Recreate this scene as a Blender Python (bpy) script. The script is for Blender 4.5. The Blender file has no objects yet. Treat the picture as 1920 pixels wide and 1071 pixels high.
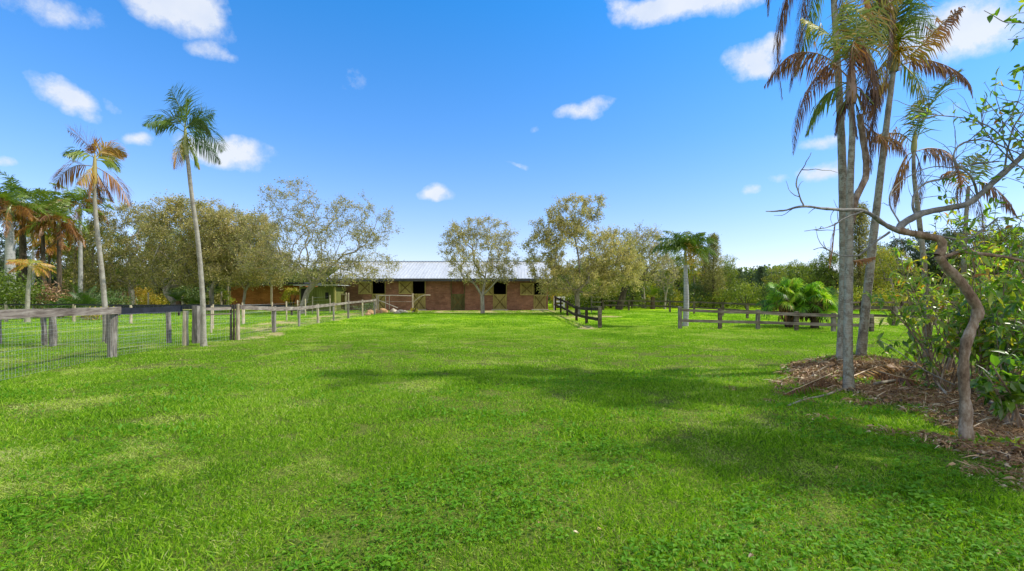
import bpy, math, random
import numpy as np
from mathutils import Vector, noise as mnoise
rng = np.random.default_rng(7)
random.seed(7)
SC = bpy.context.scene
COL = SC.collection
PI = math.pi
F = 906.7          # focal length in photo pixels
CX, HY, EYE = 960.0, 549.0, 1.6

def P(px, py, Y):
    """world point seen at a photo position at depth Y"""
    return np.array([(px-CX)/F*Y, Y, EYE+(HY-py)/F*Y])
def PX(px, Y): return (px-CX)/F*Y
def GY(py): return EYE*F/(py-HY)

def gz(x, y):
    x = np.asarray(x, float); y = np.asarray(y, float)
    z = .018*np.sin(x*.9+1.3)*np.cos(y*.7)+.012*np.sin(x*2.3+y*1.7)
    z = z*np.clip((60-np.abs(y))/60, 0, 1)
    z = z+.27*np.exp(-(((x-6.5)/1.0)**2+((y-9.35)/.75)**2))
    z = z+.12*np.exp(-(((x-7.6)/1.3)**2+((y-9.2)/.7)**2))
    return z

# ------------------------------------------------------------ mesh builder
def nrmz(a):
    a = np.asarray(a, float)
    return a/np.maximum(np.linalg.norm(a, axis=-1, keepdims=True), 1e-9)

class MB:
    def __init__(s):
        s.v = []; s.t = []; s.f = {3: [], 4: []}; s.m = {3: [], 4: []}; s.n = 0
    def add(s, v, f, tint=.5, mi=0):
        v = np.asarray(v, float).reshape(-1, 3); f = np.asarray(f, int)
        if len(v) == 0 or len(f) == 0: return
        k = f.shape[1]
        s.v.append(v); s.t.append(np.broadcast_to(np.asarray(tint, float), (len(v),)).copy())
        s.f[k].append(f+s.n); s.m[k].append(np.full(len(f), mi)); s.n += len(v)
    def box(s, c, d, rot=None, tint=.5, mi=0):
        """c centre, d full sizes, rot 3x3"""
        h = np.array(d)/2
        q = np.array([[x, y, z] for x in (-1, 1) for y in (-1, 1) for z in (-1, 1)])*h
        if rot is not None: q = q@np.asarray(rot).T
        s.add(q+np.array(c), [[0,1,3,2],[4,6,7,5],[0,4,5,1],[2,3,7,6],[0,2,6,4],[1,5,7,3]], tint, mi)
    def beam(s, a, b, w, h, tint=.5, mi=0, up=(0,0,1)):
        """rectangular bar from a to b, w across, h along up"""
        a = np.array(a, float); b = np.array(b, float)
        t = nrmz(b-a); u = np.array(up, float)
        x = np.cross(t, u)
        if np.linalg.norm(x) < 1e-4: x = np.array([1., 0, 0])
        x = nrmz(x); u = nrmz(np.cross(x, t))
        s.box((a+b)/2, (w, np.linalg.norm(b-a), h), np.stack([x, t, u], 1), tint, mi)
    def tube(s, pts, rad, sides=6, tint=.5, mi=0, cap=False, rough=0, jit=None):
        pts = np.asarray(pts, float); n = len(pts)
        if n < 2: return
        rad = np.broadcast_to(np.asarray(rad, float), (n,))
        tg = np.empty_like(pts); tg[1:-1] = pts[2:]-pts[:-2]; tg[0] = pts[1]-pts[0]; tg[-1] = pts[-1]-pts[-2]
        tg = nrmz(tg)
        ref = np.array([0, 0, 1.]) if abs(tg[0, 2]) < .9 else np.array([1., 0, 0])
        x = np.cross(tg, ref)
        bad = np.linalg.norm(x, axis=1) < .15
        x[bad] = np.cross(tg[bad], np.array([.3, .9, .1]))
        x = nrmz(x)
        for i in range(1, n):
            xi = x[i-1]-tg[i]*np.dot(x[i-1], tg[i]); L = np.linalg.norm(xi)
            if L > 1e-5: x[i] = xi/L
        y = np.cross(tg, x)
        a = np.arange(sides)/sides*2*PI
        R = rad[:, None]*np.ones(sides)
        if rough: R = R*(1+rough*rng.standard_normal((n, sides)))
        v = pts[:, None]+R[..., None]*(np.cos(a)[None, :, None]*x[:, None]+np.sin(a)[None, :, None]*y[:, None])
        i = np.arange(n-1)[:, None]*sides; j = np.arange(sides)[None]; j2 = (j+1) % sides
        f = np.stack([i+j, i+j2, i+sides+j2, i+sides+j], -1).reshape(-1, 4)
        tt = tint if np.isscalar(tint) else np.repeat(np.asarray(tint), sides)
        s.add(v.reshape(-1, 3), f, tt, mi)
        if cap:
            for k, e in ((0, pts[0]), (n-1, pts[-1])):
                ring = v[k]; cv = np.vstack([ring, e[None]])
                fs = [[q, (q+1) % sides, sides] for q in range(sides)]
                s.add(cv, fs, tint if np.isscalar(tint) else tint[k], mi)
    def leaf(s, p, d, nr, L, W, tint, mi=0, fine=False, droop=.25):
        """many leaves at once"""
        N = len(p)
        if N == 0: return
        d = nrmz(d); w = nrmz(np.cross(nr, d)); up = np.cross(d, w)
        L = np.broadcast_to(L, (N,))[:, None]; W = np.broadcast_to(W, (N,))[:, None]
        tint = np.broadcast_to(tint, (N,))
        if not fine:
            v = np.stack([p, p+d*L*.45+w*W*.5, p+d*L-up*L*droop*.3, p+d*L*.45-w*W*.5], 1)
            f = np.arange(N)[:, None]*4+np.array([[0, 1, 2, 3]])
            s.add(v.reshape(-1, 3), f, np.repeat(tint, 4), mi)
        else:
            g = -up*L*droop
            st = [0, .3, .65, 1]; wd = [.06, .48, .38, 0]
            vs = []
            for a, b in zip(st, wd):
                c = p+d*L*a+g*a*a
                if a == 1: vs += [c]
                else: vs += [c+w*W*b+up*W*b*.35, c-up*0, c-w*W*b+up*W*b*.35]
            v = np.stack(vs, 1); o = np.arange(N)[:, None]*10
            q = np.array([[0,3,4,1],[1,4,5,2],[3,6,7,4],[4,7,8,5]]); tr = np.array([[6,9,7],[7,9,8]])
            n0 = s.n
            s.add(v.reshape(-1, 3), (o[:, None]+q[None]).reshape(-1, 4), np.repeat(tint, 10), mi)
            s.f[3].append((o[:, None]+tr[None]).reshape(-1, 3)+n0); s.m[3].append(np.full(N*2, mi))
    def blade(s, p, d, side, L, W, g, tint, mi=0):
        """ribbons bending under gravity g: leaflets and grass"""
        N = len(p)
        if N == 0: return
        d = nrmz(d); side = nrmz(side)
        L = np.broadcast_to(L, (N,))[:, None]; W = np.broadcast_to(W, (N,))[:, None]; g = np.broadcast_to(g, (N,))[:, None]
        tint = np.broadcast_to(tint, (N,))
        G = np.array([0, 0, -1.])
        d1 = nrmz(d+G*g*.5); d2 = nrmz(d+G*g*1.5)
        a = p+d1*L*.5; b = a+d2*L*.5
        v = np.stack([p+side*W*.35, p-side*W*.35, a+side*W*.5, a-side*W*.5, b], 1)
        o = np.arange(N)[:, None]*5; n0 = s.n
        s.add(v.reshape(-1, 3), o+np.array([[0, 2, 3, 1]]), np.repeat(tint, 5), mi)
        s.f[3].append(o+np.array([[2, 4, 3]])+n0); s.m[3].append(np.full(N, mi))
    def build(s, name, mats, parent=None, origin=None, smooth=False):
        if not isinstance(mats, (list, tuple)): mats = [mats]
        v = np.concatenate(s.v); t = np.concatenate(s.t)
        o = np.zeros(3)
        if parent is not None:
            q = parent
            while q is not None: o = o+np.array(q.location); q = q.parent
        elif origin is not None: o = np.array(origin, float)
        v = v-o
        f3 = np.concatenate(s.f[3]) if s.f[3] else np.zeros((0, 3), int)
        f4 = np.concatenate(s.f[4]) if s.f[4] else np.zeros((0, 4), int)
        m = np.concatenate([np.concatenate(s.m[3]) if s.m[3] else np.zeros(0), np.concatenate(s.m[4]) if s.m[4] else np.zeros(0)]).astype(np.int32)
        me = bpy.data.meshes.new(name)
        me.vertices.add(len(v)); me.vertices.foreach_set('co', v.astype(np.float32).ravel())
        lp = np.concatenate([f3.ravel(), f4.ravel()]).astype(np.int32)
        me.loops.add(len(lp)); me.loops.foreach_set('vertex_index', lp)
        n3, n4 = len(f3), len(f4)
        me.polygons.add(n3+n4)
        ls = np.concatenate([np.arange(n3)*3, n3*3+np.arange(n4)*4]).astype(np.int32)
        me.polygons.foreach_set('loop_start', ls)
        for mt in mats: me.materials.append(mt)
        me.polygons.foreach_set('material_index', m)
        me.polygons.foreach_set('use_smooth', np.full(n3+n4, smooth))
        at = me.attributes.new('tint', 'FLOAT', 'POINT'); at.data.foreach_set('value', t.astype(np.float32))
        me.update(calc_edges=True)
        ob = bpy.data.objects.new(name, me); COL.objects.link(ob)
        if parent is not None: ob.parent = parent
        elif origin is not None: ob.location = origin
        return ob

def tag(o, label=None, cat=None, group=None, kind=None):
    if label: o['label'] = label
    if cat: o['category'] = cat
    if group: o['group'] = group
    if kind: o['kind'] = kind
    return o
def thing(name, label, cat, loc=(0, 0, 0), group=None):
    o = bpy.data.objects.new(name, None); COL.objects.link(o); o.location = [float(c) for c in loc]
    o.empty_display_size = .2
    return tag(o, label, cat, group)
def copy_tree(o, parent=None):
    c = o.copy(); COL.objects.link(c)
    if parent is not None: c.parent = parent
    for ch in [q for q in o.children]: copy_tree(ch, c)
    return c

# ------------------------------------------------------------ materials
def newmat(name):
    m = bpy.data.materials.new(name); m.use_nodes = True
    nt = m.node_tree; nt.nodes.clear()
    return m, nt
class NT:
    def __init__(s, nt): s.nt = nt
    def n(s, t, **k):
        x = s.nt.nodes.new(t)
        for a, b in k.items():
            if a == 'ins':
                for kk, vv in b.items():
                    sock = x.inputs[kk]
                    if isinstance(vv, bpy.types.NodeSocket): s.nt.links.new(vv, sock)
                    else: sock.default_value = vv
            else: setattr(x, a, b)
        return x
    def math(s, op, a, b=0., c=None, clamp=False):
        x = s.nt.nodes.new('ShaderNodeMath'); x.operation = op; x.use_clamp = clamp
        for i, q in enumerate((a, b, c)):
            if q is None: continue
            if isinstance(q, bpy.types.NodeSocket): s.nt.links.new(q, x.inputs[i])
            else: x.inputs[i].default_value = q
        return x.outputs[0]
    def ramp(s, fac, stops, interp='LINEAR'):
        x = s.nt.nodes.new('ShaderNodeValToRGB'); cr = x.color_ramp; cr.interpolation = interp
        while len(cr.elements) < len(stops): cr.elements.new(.5)
        for e, (p, c) in zip(cr.elements, stops):
            e.position = p; e.color = (c[0], c[1], c[2], 1) if len(c) == 3 else c
        s.nt.links.new(fac, x.inputs[0]); return x.outputs[0]
    def noise(s, scale, vec=None, detail=4, rough=.55, dist=0):
        x = s.n('ShaderNodeTexNoise'); x.inputs['Scale'].default_value = scale; x.inputs['Detail'].default_value = detail
        x.inputs['Roughness'].default_value = rough; x.inputs['Distortion'].default_value = dist
        if vec is not None: s.nt.links.new(vec, x.inputs['Vector'])
        return x.outputs['Fac']
    def mix(s, fac, a, b, mode='MIX'):
        x = s.nt.nodes.new('ShaderNodeMix'); x.data_type = 'RGBA'; x.blend_type = mode
        for i, q in ((0, fac), (6, a), (7, b)):
            if isinstance(q, bpy.types.NodeSocket): s.nt.links.new(q, x.inputs[i])
            elif i == 0: x.inputs[i].default_value = q
            else: x.inputs[i].default_value = (q[0], q[1], q[2], 1)
        return x.outputs[2]
    def mapping(s, vec, scale=(1, 1, 1), rot=(0, 0, 0)):
        x = s.n('ShaderNodeMapping'); x.inputs['Scale'].default_value = scale; x.inputs['Rotation'].default_value = rot
        s.nt.links.new(vec, x.inputs['Vector']); return x.outputs[0]
    def out(s, sh):
        o = s.n('ShaderNodeOutputMaterial'); s.nt.links.new(sh, o.inputs['Surface'])
    def pos(s): return s.n('ShaderNodeNewGeometry').outputs['Position']
    def obj(s): return s.n('ShaderNodeTexCoord').outputs['Object']
    def tint(s): return s.n('ShaderNodeAttribute', attribute_name='tint').outputs['Fac']
    def bump(s, h, st=.5, dist=.02):
        x = s.n('ShaderNodeBump'); x.inputs['Strength'].default_value = st; x.inputs['Distance'].default_value = dist
        s.nt.links.new(h, x.inputs['Height']); return x.outputs[0]
    def princ(s, col, rough=.7, bump=None, spec=.3, metal=0):
        x = s.n('ShaderNodeBsdfPrincipled')
        for k, q in (('Base Color', col), ('Roughness', rough)):
            if isinstance(q, bpy.types.NodeSocket): s.nt.links.new(q, x.inputs[k])
            elif k == 'Base Color': x.inputs[k].default_value = (q[0], q[1], q[2], 1)
            else: x.inputs[k].default_value = q
        x.inputs['Specular IOR Level'].default_value = spec; x.inputs['Metallic'].default_value = metal
        if bump is not None: s.nt.links.new(bump, x.inputs['Normal'])
        return x.outputs[0]

def leaf_mat(name, stops, trans=.4, gloss=.05, grough=.45, nscale=.6, namt=.35, tcol=1.25, objrand=.0):
    m, nt = newmat(name); N = NT(nt)
    f = N.math('ADD', N.tint(), N.math('MULTIPLY', N.math('SUBTRACT', N.noise(nscale, N.pos(), 2), .5), namt))
    if objrand:
        r = N.n('ShaderNodeObjectInfo').outputs['Random']
        f = N.math('ADD', f, N.math('MULTIPLY', N.math('SUBTRACT', r, .5), objrand))
    c = N.ramp(f, stops)
    d = N.n('ShaderNodeBsdfDiffuse', ins={'Color': c})
    c2 = N.mix(1., c, (tcol, tcol*1.05, tcol*.6), 'MULTIPLY')
    t = N.n('ShaderNodeBsdfTranslucent', ins={'Color': c2})
    g = N.n('ShaderNodeBsdfGlossy', ins={'Color': (1, 1, 1, 1), 'Roughness': grough})
    a = N.n('ShaderNodeMixShader', ins={0: trans, 1: d.outputs[0], 2: t.outputs[0]})
    b = N.n('ShaderNodeMixShader', ins={0: gloss, 1: a.outputs[0], 2: g.outputs[0]})
    N.out(b.outputs[0]); return m

def bark_mat(name, c1, c2, c3=None, scale=6, rings=0, stretch=(1, 1, .25), bump=.5, lichen=None, rough=.85):
    m, nt = newmat(name); N = NT(nt)
    ob = N.pos()
    n1 = N.noise(scale, N.mapping(ob, stretch), 6, .65)
    n2 = N.noise(scale*5, N.mapping(ob, stretch), 4, .6)
    f = N.math('ADD', N.math('MULTIPLY', n1, .7), N.math('MULTIPLY', n2, .3))
    col = N.ramp(f, [(.33, c1), (.5, c2), (.66, c3 or c2)])
    h = f
    if rings:
        w = N.n('ShaderNodeTexWave', wave_type='BANDS', bands_direction='Z', wave_profile='SAW')
        w.inputs['Scale'].default_value = rings; w.inputs['Distortion'].default_value = 1.2; w.inputs['Detail'].default_value = 2
        w.inputs['Detail Scale'].default_value = 1.5
        nt.links.new(ob, w.inputs['Vector'])
        rr = N.ramp(w.outputs['Fac'], [(0, (.45, .45, .45)), (.12, (.75, .75, .75)), (.3, (1, 1, 1)), (1, (.95, .95, .95))])
        col = N.mix(.75, col, rr, 'MULTIPLY')
        h = N.math('ADD', f, w.outputs['Fac'])
    if lichen:
        l = N.ramp(N.noise(scale*1.7, ob, 5, .7), [(.5, (0, 0, 0)), (.58, (1, 1, 1))])
        col = N.mix(l, col, lichen)
    N.out(N.princ(col, rough, N.bump(h, bump, .02), .15)); return m

def wood_mat(name, c1, c2, c3, scale=3, dirx=False):
    m, nt = newmat(name); N = NT(nt)
    ob = N.pos()
    st = (.3, .3, 3) if dirx else (3, 3, .35)
    n1 = N.noise(scale*3, N.mapping(ob, st), 6, .7, .4)
    n2 = N.noise(scale*.6, ob, 3)
    f = N.math('ADD', N.math('MULTIPLY', n1, .65), N.math('MULTIPLY', n2, .35))
    col = N.ramp(f, [(.36, c1), (.5, c2), (.62, c3)])
    tt = N.math('ADD', N.math('MULTIPLY', N.tint(), .8), .6)
    tc = N.n('ShaderNodeCombineColor'); [nt.links.new(tt, tc.inputs[i]) for i in range(3)]
    col = N.mix(1., col, tc.outputs[0], 'MULTIPLY')
    N.out(N.princ(col, .85, N.bump(n1, .6, .01), .15)); return m
def plain_mat(name, c, rough=.7, var=.25, scale=4, metal=0, spec=.3):
    m, nt = newmat(name); N = NT(nt)
    n1 = N.noise(scale, N.pos(), 5, .65)
    a = tuple(x*(1-var) for x in c); b = tuple(min(1, x*(1+var)) for x in c)
    N.out(N.princ(N.ramp(n1, [(.35, a), (.65, b)]), rough, N.bump(n1, .2, .01), spec, metal)); return m
# ------------------------------------------------------------ vegetation builders
def rdir(n, zb=0.):
    v = rng.standard_normal((n, 3)); v[:, 2] += zb; return nrmz(v)

def twigs3(mb, a, b, c, r, tint=.5, mi=0):
    """many thin three-sided twigs a-b-c at once"""
    N = len(a)
    if N == 0: return
    d = nrmz(c-a); x = nrmz(np.cross(d, rdir(N))); y = np.cross(d, x)
    r = np.broadcast_to(r, (N,))[:, None]
    rings = []
    for q, k in ((a, 1.), (b, .75), (c, .35)):
        for an in (0, 2.094, 4.189): rings.append(q+(x*math.cos(an)+y*math.sin(an))*r*k)
    v = np.stack(rings, 1)
    f = np.array([[i, (i+1) % 3, 3+(i+1) % 3, 3+i] for i in range(3)]+[[3+i, 3+(i+1) % 3, 6+(i+1) % 3, 6+i] for i in range(3)])
    mb.add(v.reshape(-1, 3), (np.arange(N)[:, None, None]*9+f[None]).reshape(-1, 4), tint, mi)

def densify(pts, step):
    pts = np.asarray(pts, float); out = [pts[0]]
    for a, b in zip(pts[:-1], pts[1:]):
        k = max(1, int(round(np.linalg.norm(b-a)/step)))
        for i in range(1, k+1): out.append(a+(b-a)*i/k)
    return np.array(out)
def smooth_path(pts, k=6):
    """Catmull-Rom"""
    p = np.asarray(pts, float); p = np.vstack([2*p[0]-p[1], p, 2*p[-1]-p[-2]]); out = []
    for i in range(1, len(p)-2):
        for j in range(k):
            t = j/k
            out.append(.5*((2*p[i])+(-p[i-1]+p[i+1])*t+(2*p[i-1]-5*p[i]+4*p[i+1]-p[i+2])*t*t+(-p[i-1]+3*p[i]-3*p[i+1]+p[i+2])*t**3))
    out.append(p[-2]); return np.array(out)

def colonize(skels, blobs, n, R, rtip=.008, step=.4, shell=.5, wob=.12):
    pos, par = [], []
    for sk in skels:
        pts = densify(sk, step)
        if not pos:
            for i, q in enumerate(pts): pos.append(q); par.append(i-1)
        else:
            A = np.array(pos); j = int(np.argmin(np.linalg.norm(A-pts[0], axis=1)))
            for q in pts[1:]: pos.append(q); par.append(j); j = len(pos)-1
    ntr = len(pos); root = pos[0]
    w = np.array([b[2] for b in blobs], float); w /= w.sum()
    ch = rng.choice(len(blobs), n, p=w)
    T = []
    for i in range(n):
        c, r, _ = blobs[ch[i]]
        u = rdir(1)[0]*(rng.random()**(1/3)*(1-shell)+shell*rng.random()**.15)
        T.append(np.array(c)+u*np.array(r))
    T = np.array(T)
    fork = np.array(skels[0][-1])
    T = T[np.argsort(np.linalg.norm(T-fork, axis=1))]
    pos = np.array(pos); cap = ntr+n*40
    POS = np.zeros((cap, 3)); POS[:ntr] = pos; PAR = np.full(cap, -1); PAR[:ntr] = par; N = ntr
    DIR = np.zeros((cap, 3)); DIR[:ntr] = [0, 0, 1]
    for i in range(1, ntr): DIR[i] = nrmz(POS[i]-POS[PAR[i]])
    ok0 = np.zeros(cap, bool)
    hmin = root[2]+(fork[2]-root[2])*.75
    ok0[:ntr] = POS[:ntr, 2] >= hmin
    if not ok0.any(): ok0[ntr-1] = True
    tips = []
    for t in T:
        d = t-POS[:N]; L = np.linalg.norm(d, axis=1)+1e-6
        cs = (d*DIR[:N]).sum(1)/L
        cost = L*(1+.55*(1-cs))+.10*np.linalg.norm(POS[:N]-fork, axis=1)+np.where(ok0[:N], 0, 1e3)
        j = int(np.argmin(cost)); st = POS[j]; L0 = L[j]
        k = max(1, int(round(L0/step)))
        m1 = st+DIR[j]*L0*.4*(.5+.5*max(cs[j], 0))
        off = rng.standard_normal(3)*L0*wob
        for q in range(1, k+1):
            s = q/k
            p = (1-s)**2*st+2*s*(1-s)*(m1+off)+s*s*t
            if q < k: p = p+rng.standard_normal(3)*step*.08
            POS[N] = p; PAR[N] = j; DIR[N] = nrmz(p-POS[j]); ok0[N] = True; j = N; N += 1
        tips.append(N-1)
    POS, PAR, DIR = POS[:N], PAR[:N], DIR[:N]
    cnt = np.zeros(N)
    for t in tips: cnt[t] += 1
    for i in range(N-1, 0, -1): cnt[PAR[i]] += cnt[i]
    ex = math.log(R/rtip)/math.log(max(cnt[0], 2))
    rad = rtip*np.maximum(cnt, 1)**ex
    return POS, PAR, DIR, cnt, rad, np.array(tips)

def chains(PAR, cnt):
    N = len(PAR); kids = [[] for _ in range(N)]
    for i in range(1, N): kids[PAR[i]].append(i)
    out = []; st = [(0, None)]
    while st:
        i, p = st.pop(); ch = ([p] if p is not None else [])+[i]
        while kids[i]:
            ks = sorted(kids[i], key=lambda k: -cnt[k])
            for k in ks[1:]: st.append((k, i))
            i = ks[0]; ch.append(i)
        out.append(ch)
    return out

def make_tree(name, label, cat, base, skels, blobs, n, R, leafmat, barkmat, per=5, twl=.45, nleaf=8, L=.1, W=.045, tintm=.5, tints=.16,
              group=None, rtip=.008, flare=1.25, step=.4, shell=.5, leafdrop=0., minr=.0, hang=0., twr=.005, wood_tint=.5, extra=0.):
    """tree thing > trunk, crown. All coordinates are world, base is the foot of the trunk"""
    t = thing(name, label, cat, base, group)
    POS, PAR, DIR, cnt, rad, tips = colonize(skels, blobs, n, R, rtip, step, shell)
    wd = MB()
    for ch in chains(PAR, cnt):
        r = rad[ch].copy()
        if len(ch) > 1 and ch[0] != 0: r[0] = r[1]
        if ch[0] == 0:
            hgt = POS[ch][:, 2]-POS[0, 2]; r = r*(1+(flare-1)*np.exp(-hgt/.25))
        if r.max() < minr: continue
        wd.tube(POS[ch], r, 9 if r[0] > .08 else (6 if r[0] > .03 else 4), wood_tint, rough=.05)
    # fine twigs at tips and along thin wood
    thin = np.where((cnt <= 3) & (np.arange(len(cnt)) > 3))[0]
    src = np.concatenate([np.repeat(tips, per), rng.choice(thin, int(len(tips)*per*.6))])
    a = POS[src]+rng.standard_normal((len(src), 3))*.02
    d = nrmz(DIR[src]*.8+rdir(len(src), .1)*1.0+np.array([0, 0, -hang]))
    ln = twl*(.5+rng.random(len(src)))[:, None]
    b = a+d*ln*.5; c = b+nrmz(d+rdir(len(src))*.5+np.array([0, 0, -hang*.8]))*ln*.5
    twigs3(wd, a, b, c, twr, wood_tint+.1)
    wd.build('trunk', barkmat, t, smooth=True)
    lf = MB()
    keep = rng.random(len(src)) > leafdrop
    # bald patches driven by a smooth field
    idx = np.repeat(np.where(keep)[0], nleaf); M = len(idx)
    s = rng.random(M)[:, None]
    p = np.where(s < .5, a[idx]+(b[idx]-a[idx])*s*2, b[idx]+(c[idx]-b[idx])*(s*2-1))
    p = p+rng.standard_normal((M, 3))*L*.6
    dd = nrmz(nrmz(c[idx]-a[idx])*.5+rdir(M)*.9+np.array([0, 0, -.25]))
    nn = nrmz(rdir(M)+np.array([0, 0, .8]))
    cl = np.repeat(rng.standard_normal(len(src))*tints*.7, 1)[idx]
    tt = np.clip(tintm+cl+rng.standard_normal(M)*tints*.7, 0, 1)
    sz = (.65+.7*rng.random(M))
    lf.leaf(p, dd, nn, L*sz, W*sz, tt)
    lf.build('crown', leafmat, t)
    return t

def blob(px, py, rx, rz, Y, dY=0, ry=None, w=None):
    """ellipsoid given as seen at depth Y"""
    s = Y/F; c = P(px, py, Y); c[1] += dY
    r = (rx*s, ry if ry else (rx*s*.9), rz*s)
    return (c, r, w if w else r[0]*r[1]*r[2])

# ---- palms
def frond_path(mb, path, ll, n, tint, w=.028, hang=.6, vee=.35, sweep=.6, rr=.012, tsd=.05, plume=0., start=.15, mi_r=1, rtint=None, miss=0., roll=None):
    """pinnate frond along a rachis path; tint scalar or (base, tip)"""
    path = densify(smooth_path(path, 5), .12)
    m = len(path); cum = np.concatenate([[0], np.cumsum(np.linalg.norm(np.diff(path, axis=0), axis=1))]); tot = cum[-1]
    mb.tube(path, rr*(1-.8*cum/tot), 4, rtint if rtint is not None else (tint if np.isscalar(tint) else tint[0]), mi_r)
    s = start+(1-start)*(np.arange(n)+.5)/n
    if miss: s = s[rng.random(n) > miss]
    s = np.repeat(s, 2); side = np.tile([1, -1], len(s)//2)
    s = np.clip(s+rng.standard_normal(len(s))*.004, 0, 1)
    q = np.stack([np.interp(s*tot, cum, path[:, k]) for k in range(3)], 1)
    e = .03*tot
    q1 = np.stack([np.interp(np.minimum(s*tot+e, tot), cum, path[:, k]) for k in range(3)], 1)
    q0 = np.stack([np.interp(np.maximum(s*tot-e, 0), cum, path[:, k]) for k in range(3)], 1)
    tg = nrmz(q1-q0)
    hz = np.cross(tg, [0, 0, 1.]); bad = np.linalg.norm(hz, axis=1) < .2
    d0 = path[-1]-path[0]; fb = np.cross([d0[0], d0[1], 0.], [0, 0, 1.])
    if np.linalg.norm(fb) < .05: fb = np.array([1., .3, 0])
    hz[bad] = fb; hz = nrmz(hz); up = np.cross(hz, tg)
    ro = random.uniform(-.4, .4) if roll is None else roll
    hz, up = hz*math.cos(ro)+up*math.sin(ro), up*math.cos(ro)-hz*math.sin(ro)
    sw = sweep+rng.standard_normal(len(s))*.08+s*.5
    vv = vee+rng.standard_normal(len(s))*(.08+plume)
    d = nrmz(hz*side[:, None]+tg*sw[:, None]+up*vv[:, None])
    prof = np.sin(np.clip(s, 0, 1)**.75*PI*.86+.28)
    Ls = ll*np.clip(prof, .15, 1)*(.85+.3*rng.random(len(s)))
    tb = tint if np.isscalar(tint) else tint[0]+(tint[1]-tint[0])*s
    tt = np.clip(tb+rng.standard_normal(len(s))*tsd, 0, 1)
    mb.blade(q, d, tg+up*.3, Ls, w*(.8+.4*rng.random(len(s))), hang*(.6+.8*rng.random(len(s))), tt)

def arc(base, az, el, length, droop, m=9, curl=0.):
    """rachis path from a crown: azimuth, start elevation, total droop in radians"""
    p = np.array(base, float); out = [p.copy()]
    for i in range(m):
        s = (i+.5)/m; e = el-droop*s**1.25; a = az+curl*s
        p = p+np.array([math.cos(e)*math.cos(a), math.cos(e)*math.sin(a), math.sin(e)])*length/m
        out.append(p.copy())
    return np.array(out)

def palm_fronds(t, crown, fr, mats, ll, n, w=.03, **kw):
    """fr: list of (azimuth deg, elevation deg, length, droop deg, tint)"""
    for az, el, ln, dr, ti in fr:
        mb = MB(); k = dict(kw)
        if 'hang' not in k: k['hang'] = .5 if (ti if np.isscalar(ti) else ti[0]) < .6 else 1.3
        frond_path(mb, arc(crown, math.radians(az), math.radians(el), ln, math.radians(dr)), ll, n, ti, w, **k)
        mb.build('frond', mats, t)

def fan(mb, hub, d, R, tint, n=34, spread=2.6, tsd=.05, w=.05, hang=.5, roll=0.):
    """palmate leaf: ribbons radiating from the hub around direction d"""
    d = nrmz(d); s = nrmz(np.cross(d, [0, 0, 1.])+1e-6); up = np.cross(s, d)
    s, up = s*math.cos(roll)+up*math.sin(roll), up*math.cos(roll)-s*math.sin(roll)
    a = np.linspace(-spread, spread, n)+rng.standard_normal(n)*.02
    dd = np.cos(a)[:, None]*d+np.sin(a)[:, None]*s+up*(.18+.12*np.abs(np.sin(a*9)))[:, None]*.6
    L = R*(.72+.28*np.cos(a*.5))*(.9+.2*rng.random(n))
    mb.blade(np.repeat(hub[None], n, 0), dd, nrmz(np.cross(dd, up)), L, w*R, hang, np.clip(tint+rng.standard_normal(n)*tsd, 0, 1))

def rock(mb, c, r, tint):
    u = np.linspace(0, PI, 7)[1:-1]; vs = [[0, 0, 1.]]
    for a in u:
        for b in np.arange(9)/9*2*PI: vs.append([math.sin(a)*math.cos(b), math.sin(a)*math.sin(b), math.cos(a)])
    vs.append([0, 0, -1.]); v = np.array(vs)
    v *= (1+.28*rng.standard_normal(len(v)))[:, None].clip(.6, 1.4)
    f4 = []; f3 = []
    for i in range(4):
        for j in range(9): f4.append([1+i*9+j, 1+i*9+(j+1) % 9, 10+i*9+(j+1) % 9, 10+i*9+j][::-1])
    n0 = mb.n
    mb.add(v*np.array(r)+np.array(c), f4, tint)
    for j in range(9): f3 += [[n0, n0+1+j, n0+1+(j+1) % 9], [n0+46, n0+37+(j+1) % 9, n0+37+j]]
    mb.f[3].append(np.array(f3)); mb.m[3].append(np.zeros(len(f3)))
# ------------------------------------------------------------ materials used
G1 = [(0, (.03, .09, .006)), (.3, (.11, .26, .008)), (.55, (.24, .45, .010)), (.78, (.40, .56, .04)), (1, (.62, .60, .28))]
M_grass = leaf_mat('grass_blades', G1, .45, .012, .6, .35, .75, 1.3)
M_weed = leaf_mat('weed_leaves', [(0, (.05, .16, .006)), (.5, (.12, .32, .010)), (1, (.24, .44, .03))], .45, .015, .6, 1., .3)
M_olive = leaf_mat('olive_leaves', [(0, (.07, .08, .02)), (.35, (.21, .21, .06)), (.6, (.39, .36, .125)), (.8, (.55, .46, .18)), (1, (.68, .57, .28))], .45, .03, .4, .45, .5, 1.2)
M_dense = leaf_mat('dense_leaves', [(0, (.06, .07, .018)), (.35, (.19, .19, .055)), (.6, (.355, .335, .11)), (.8, (.52, .44, .16)), (1, (.65, .53, .26))], .45, .03, .4, .5, .6, 1.2)
M_yg = leaf_mat('yellow_green_leaves', [(0, (.04, .07, .008)), (.35, (.12, .18, .02)), (.65, (.27, .33, .03)), (.85, (.46, .42, .035)), (1, (.55, .40, .06))], .45, .025, .4, .4, .7, 1.25, .35)
M_dk = leaf_mat('dark_green_leaves', [(0, (.02, .045, .016)), (.5, (.055, .11, .03)), (1, (.15, .21, .045))], .3, .03, .4, .5, .4, 1.2, .2)
M_blue = leaf_mat('blue_green_leaves', [(0, (.03, .06, .035)), (.5, (.09, .14, .075)), (1, (.19, .24, .09))], .3, .03, .4, .5, .4, 1.1, .2)
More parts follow.
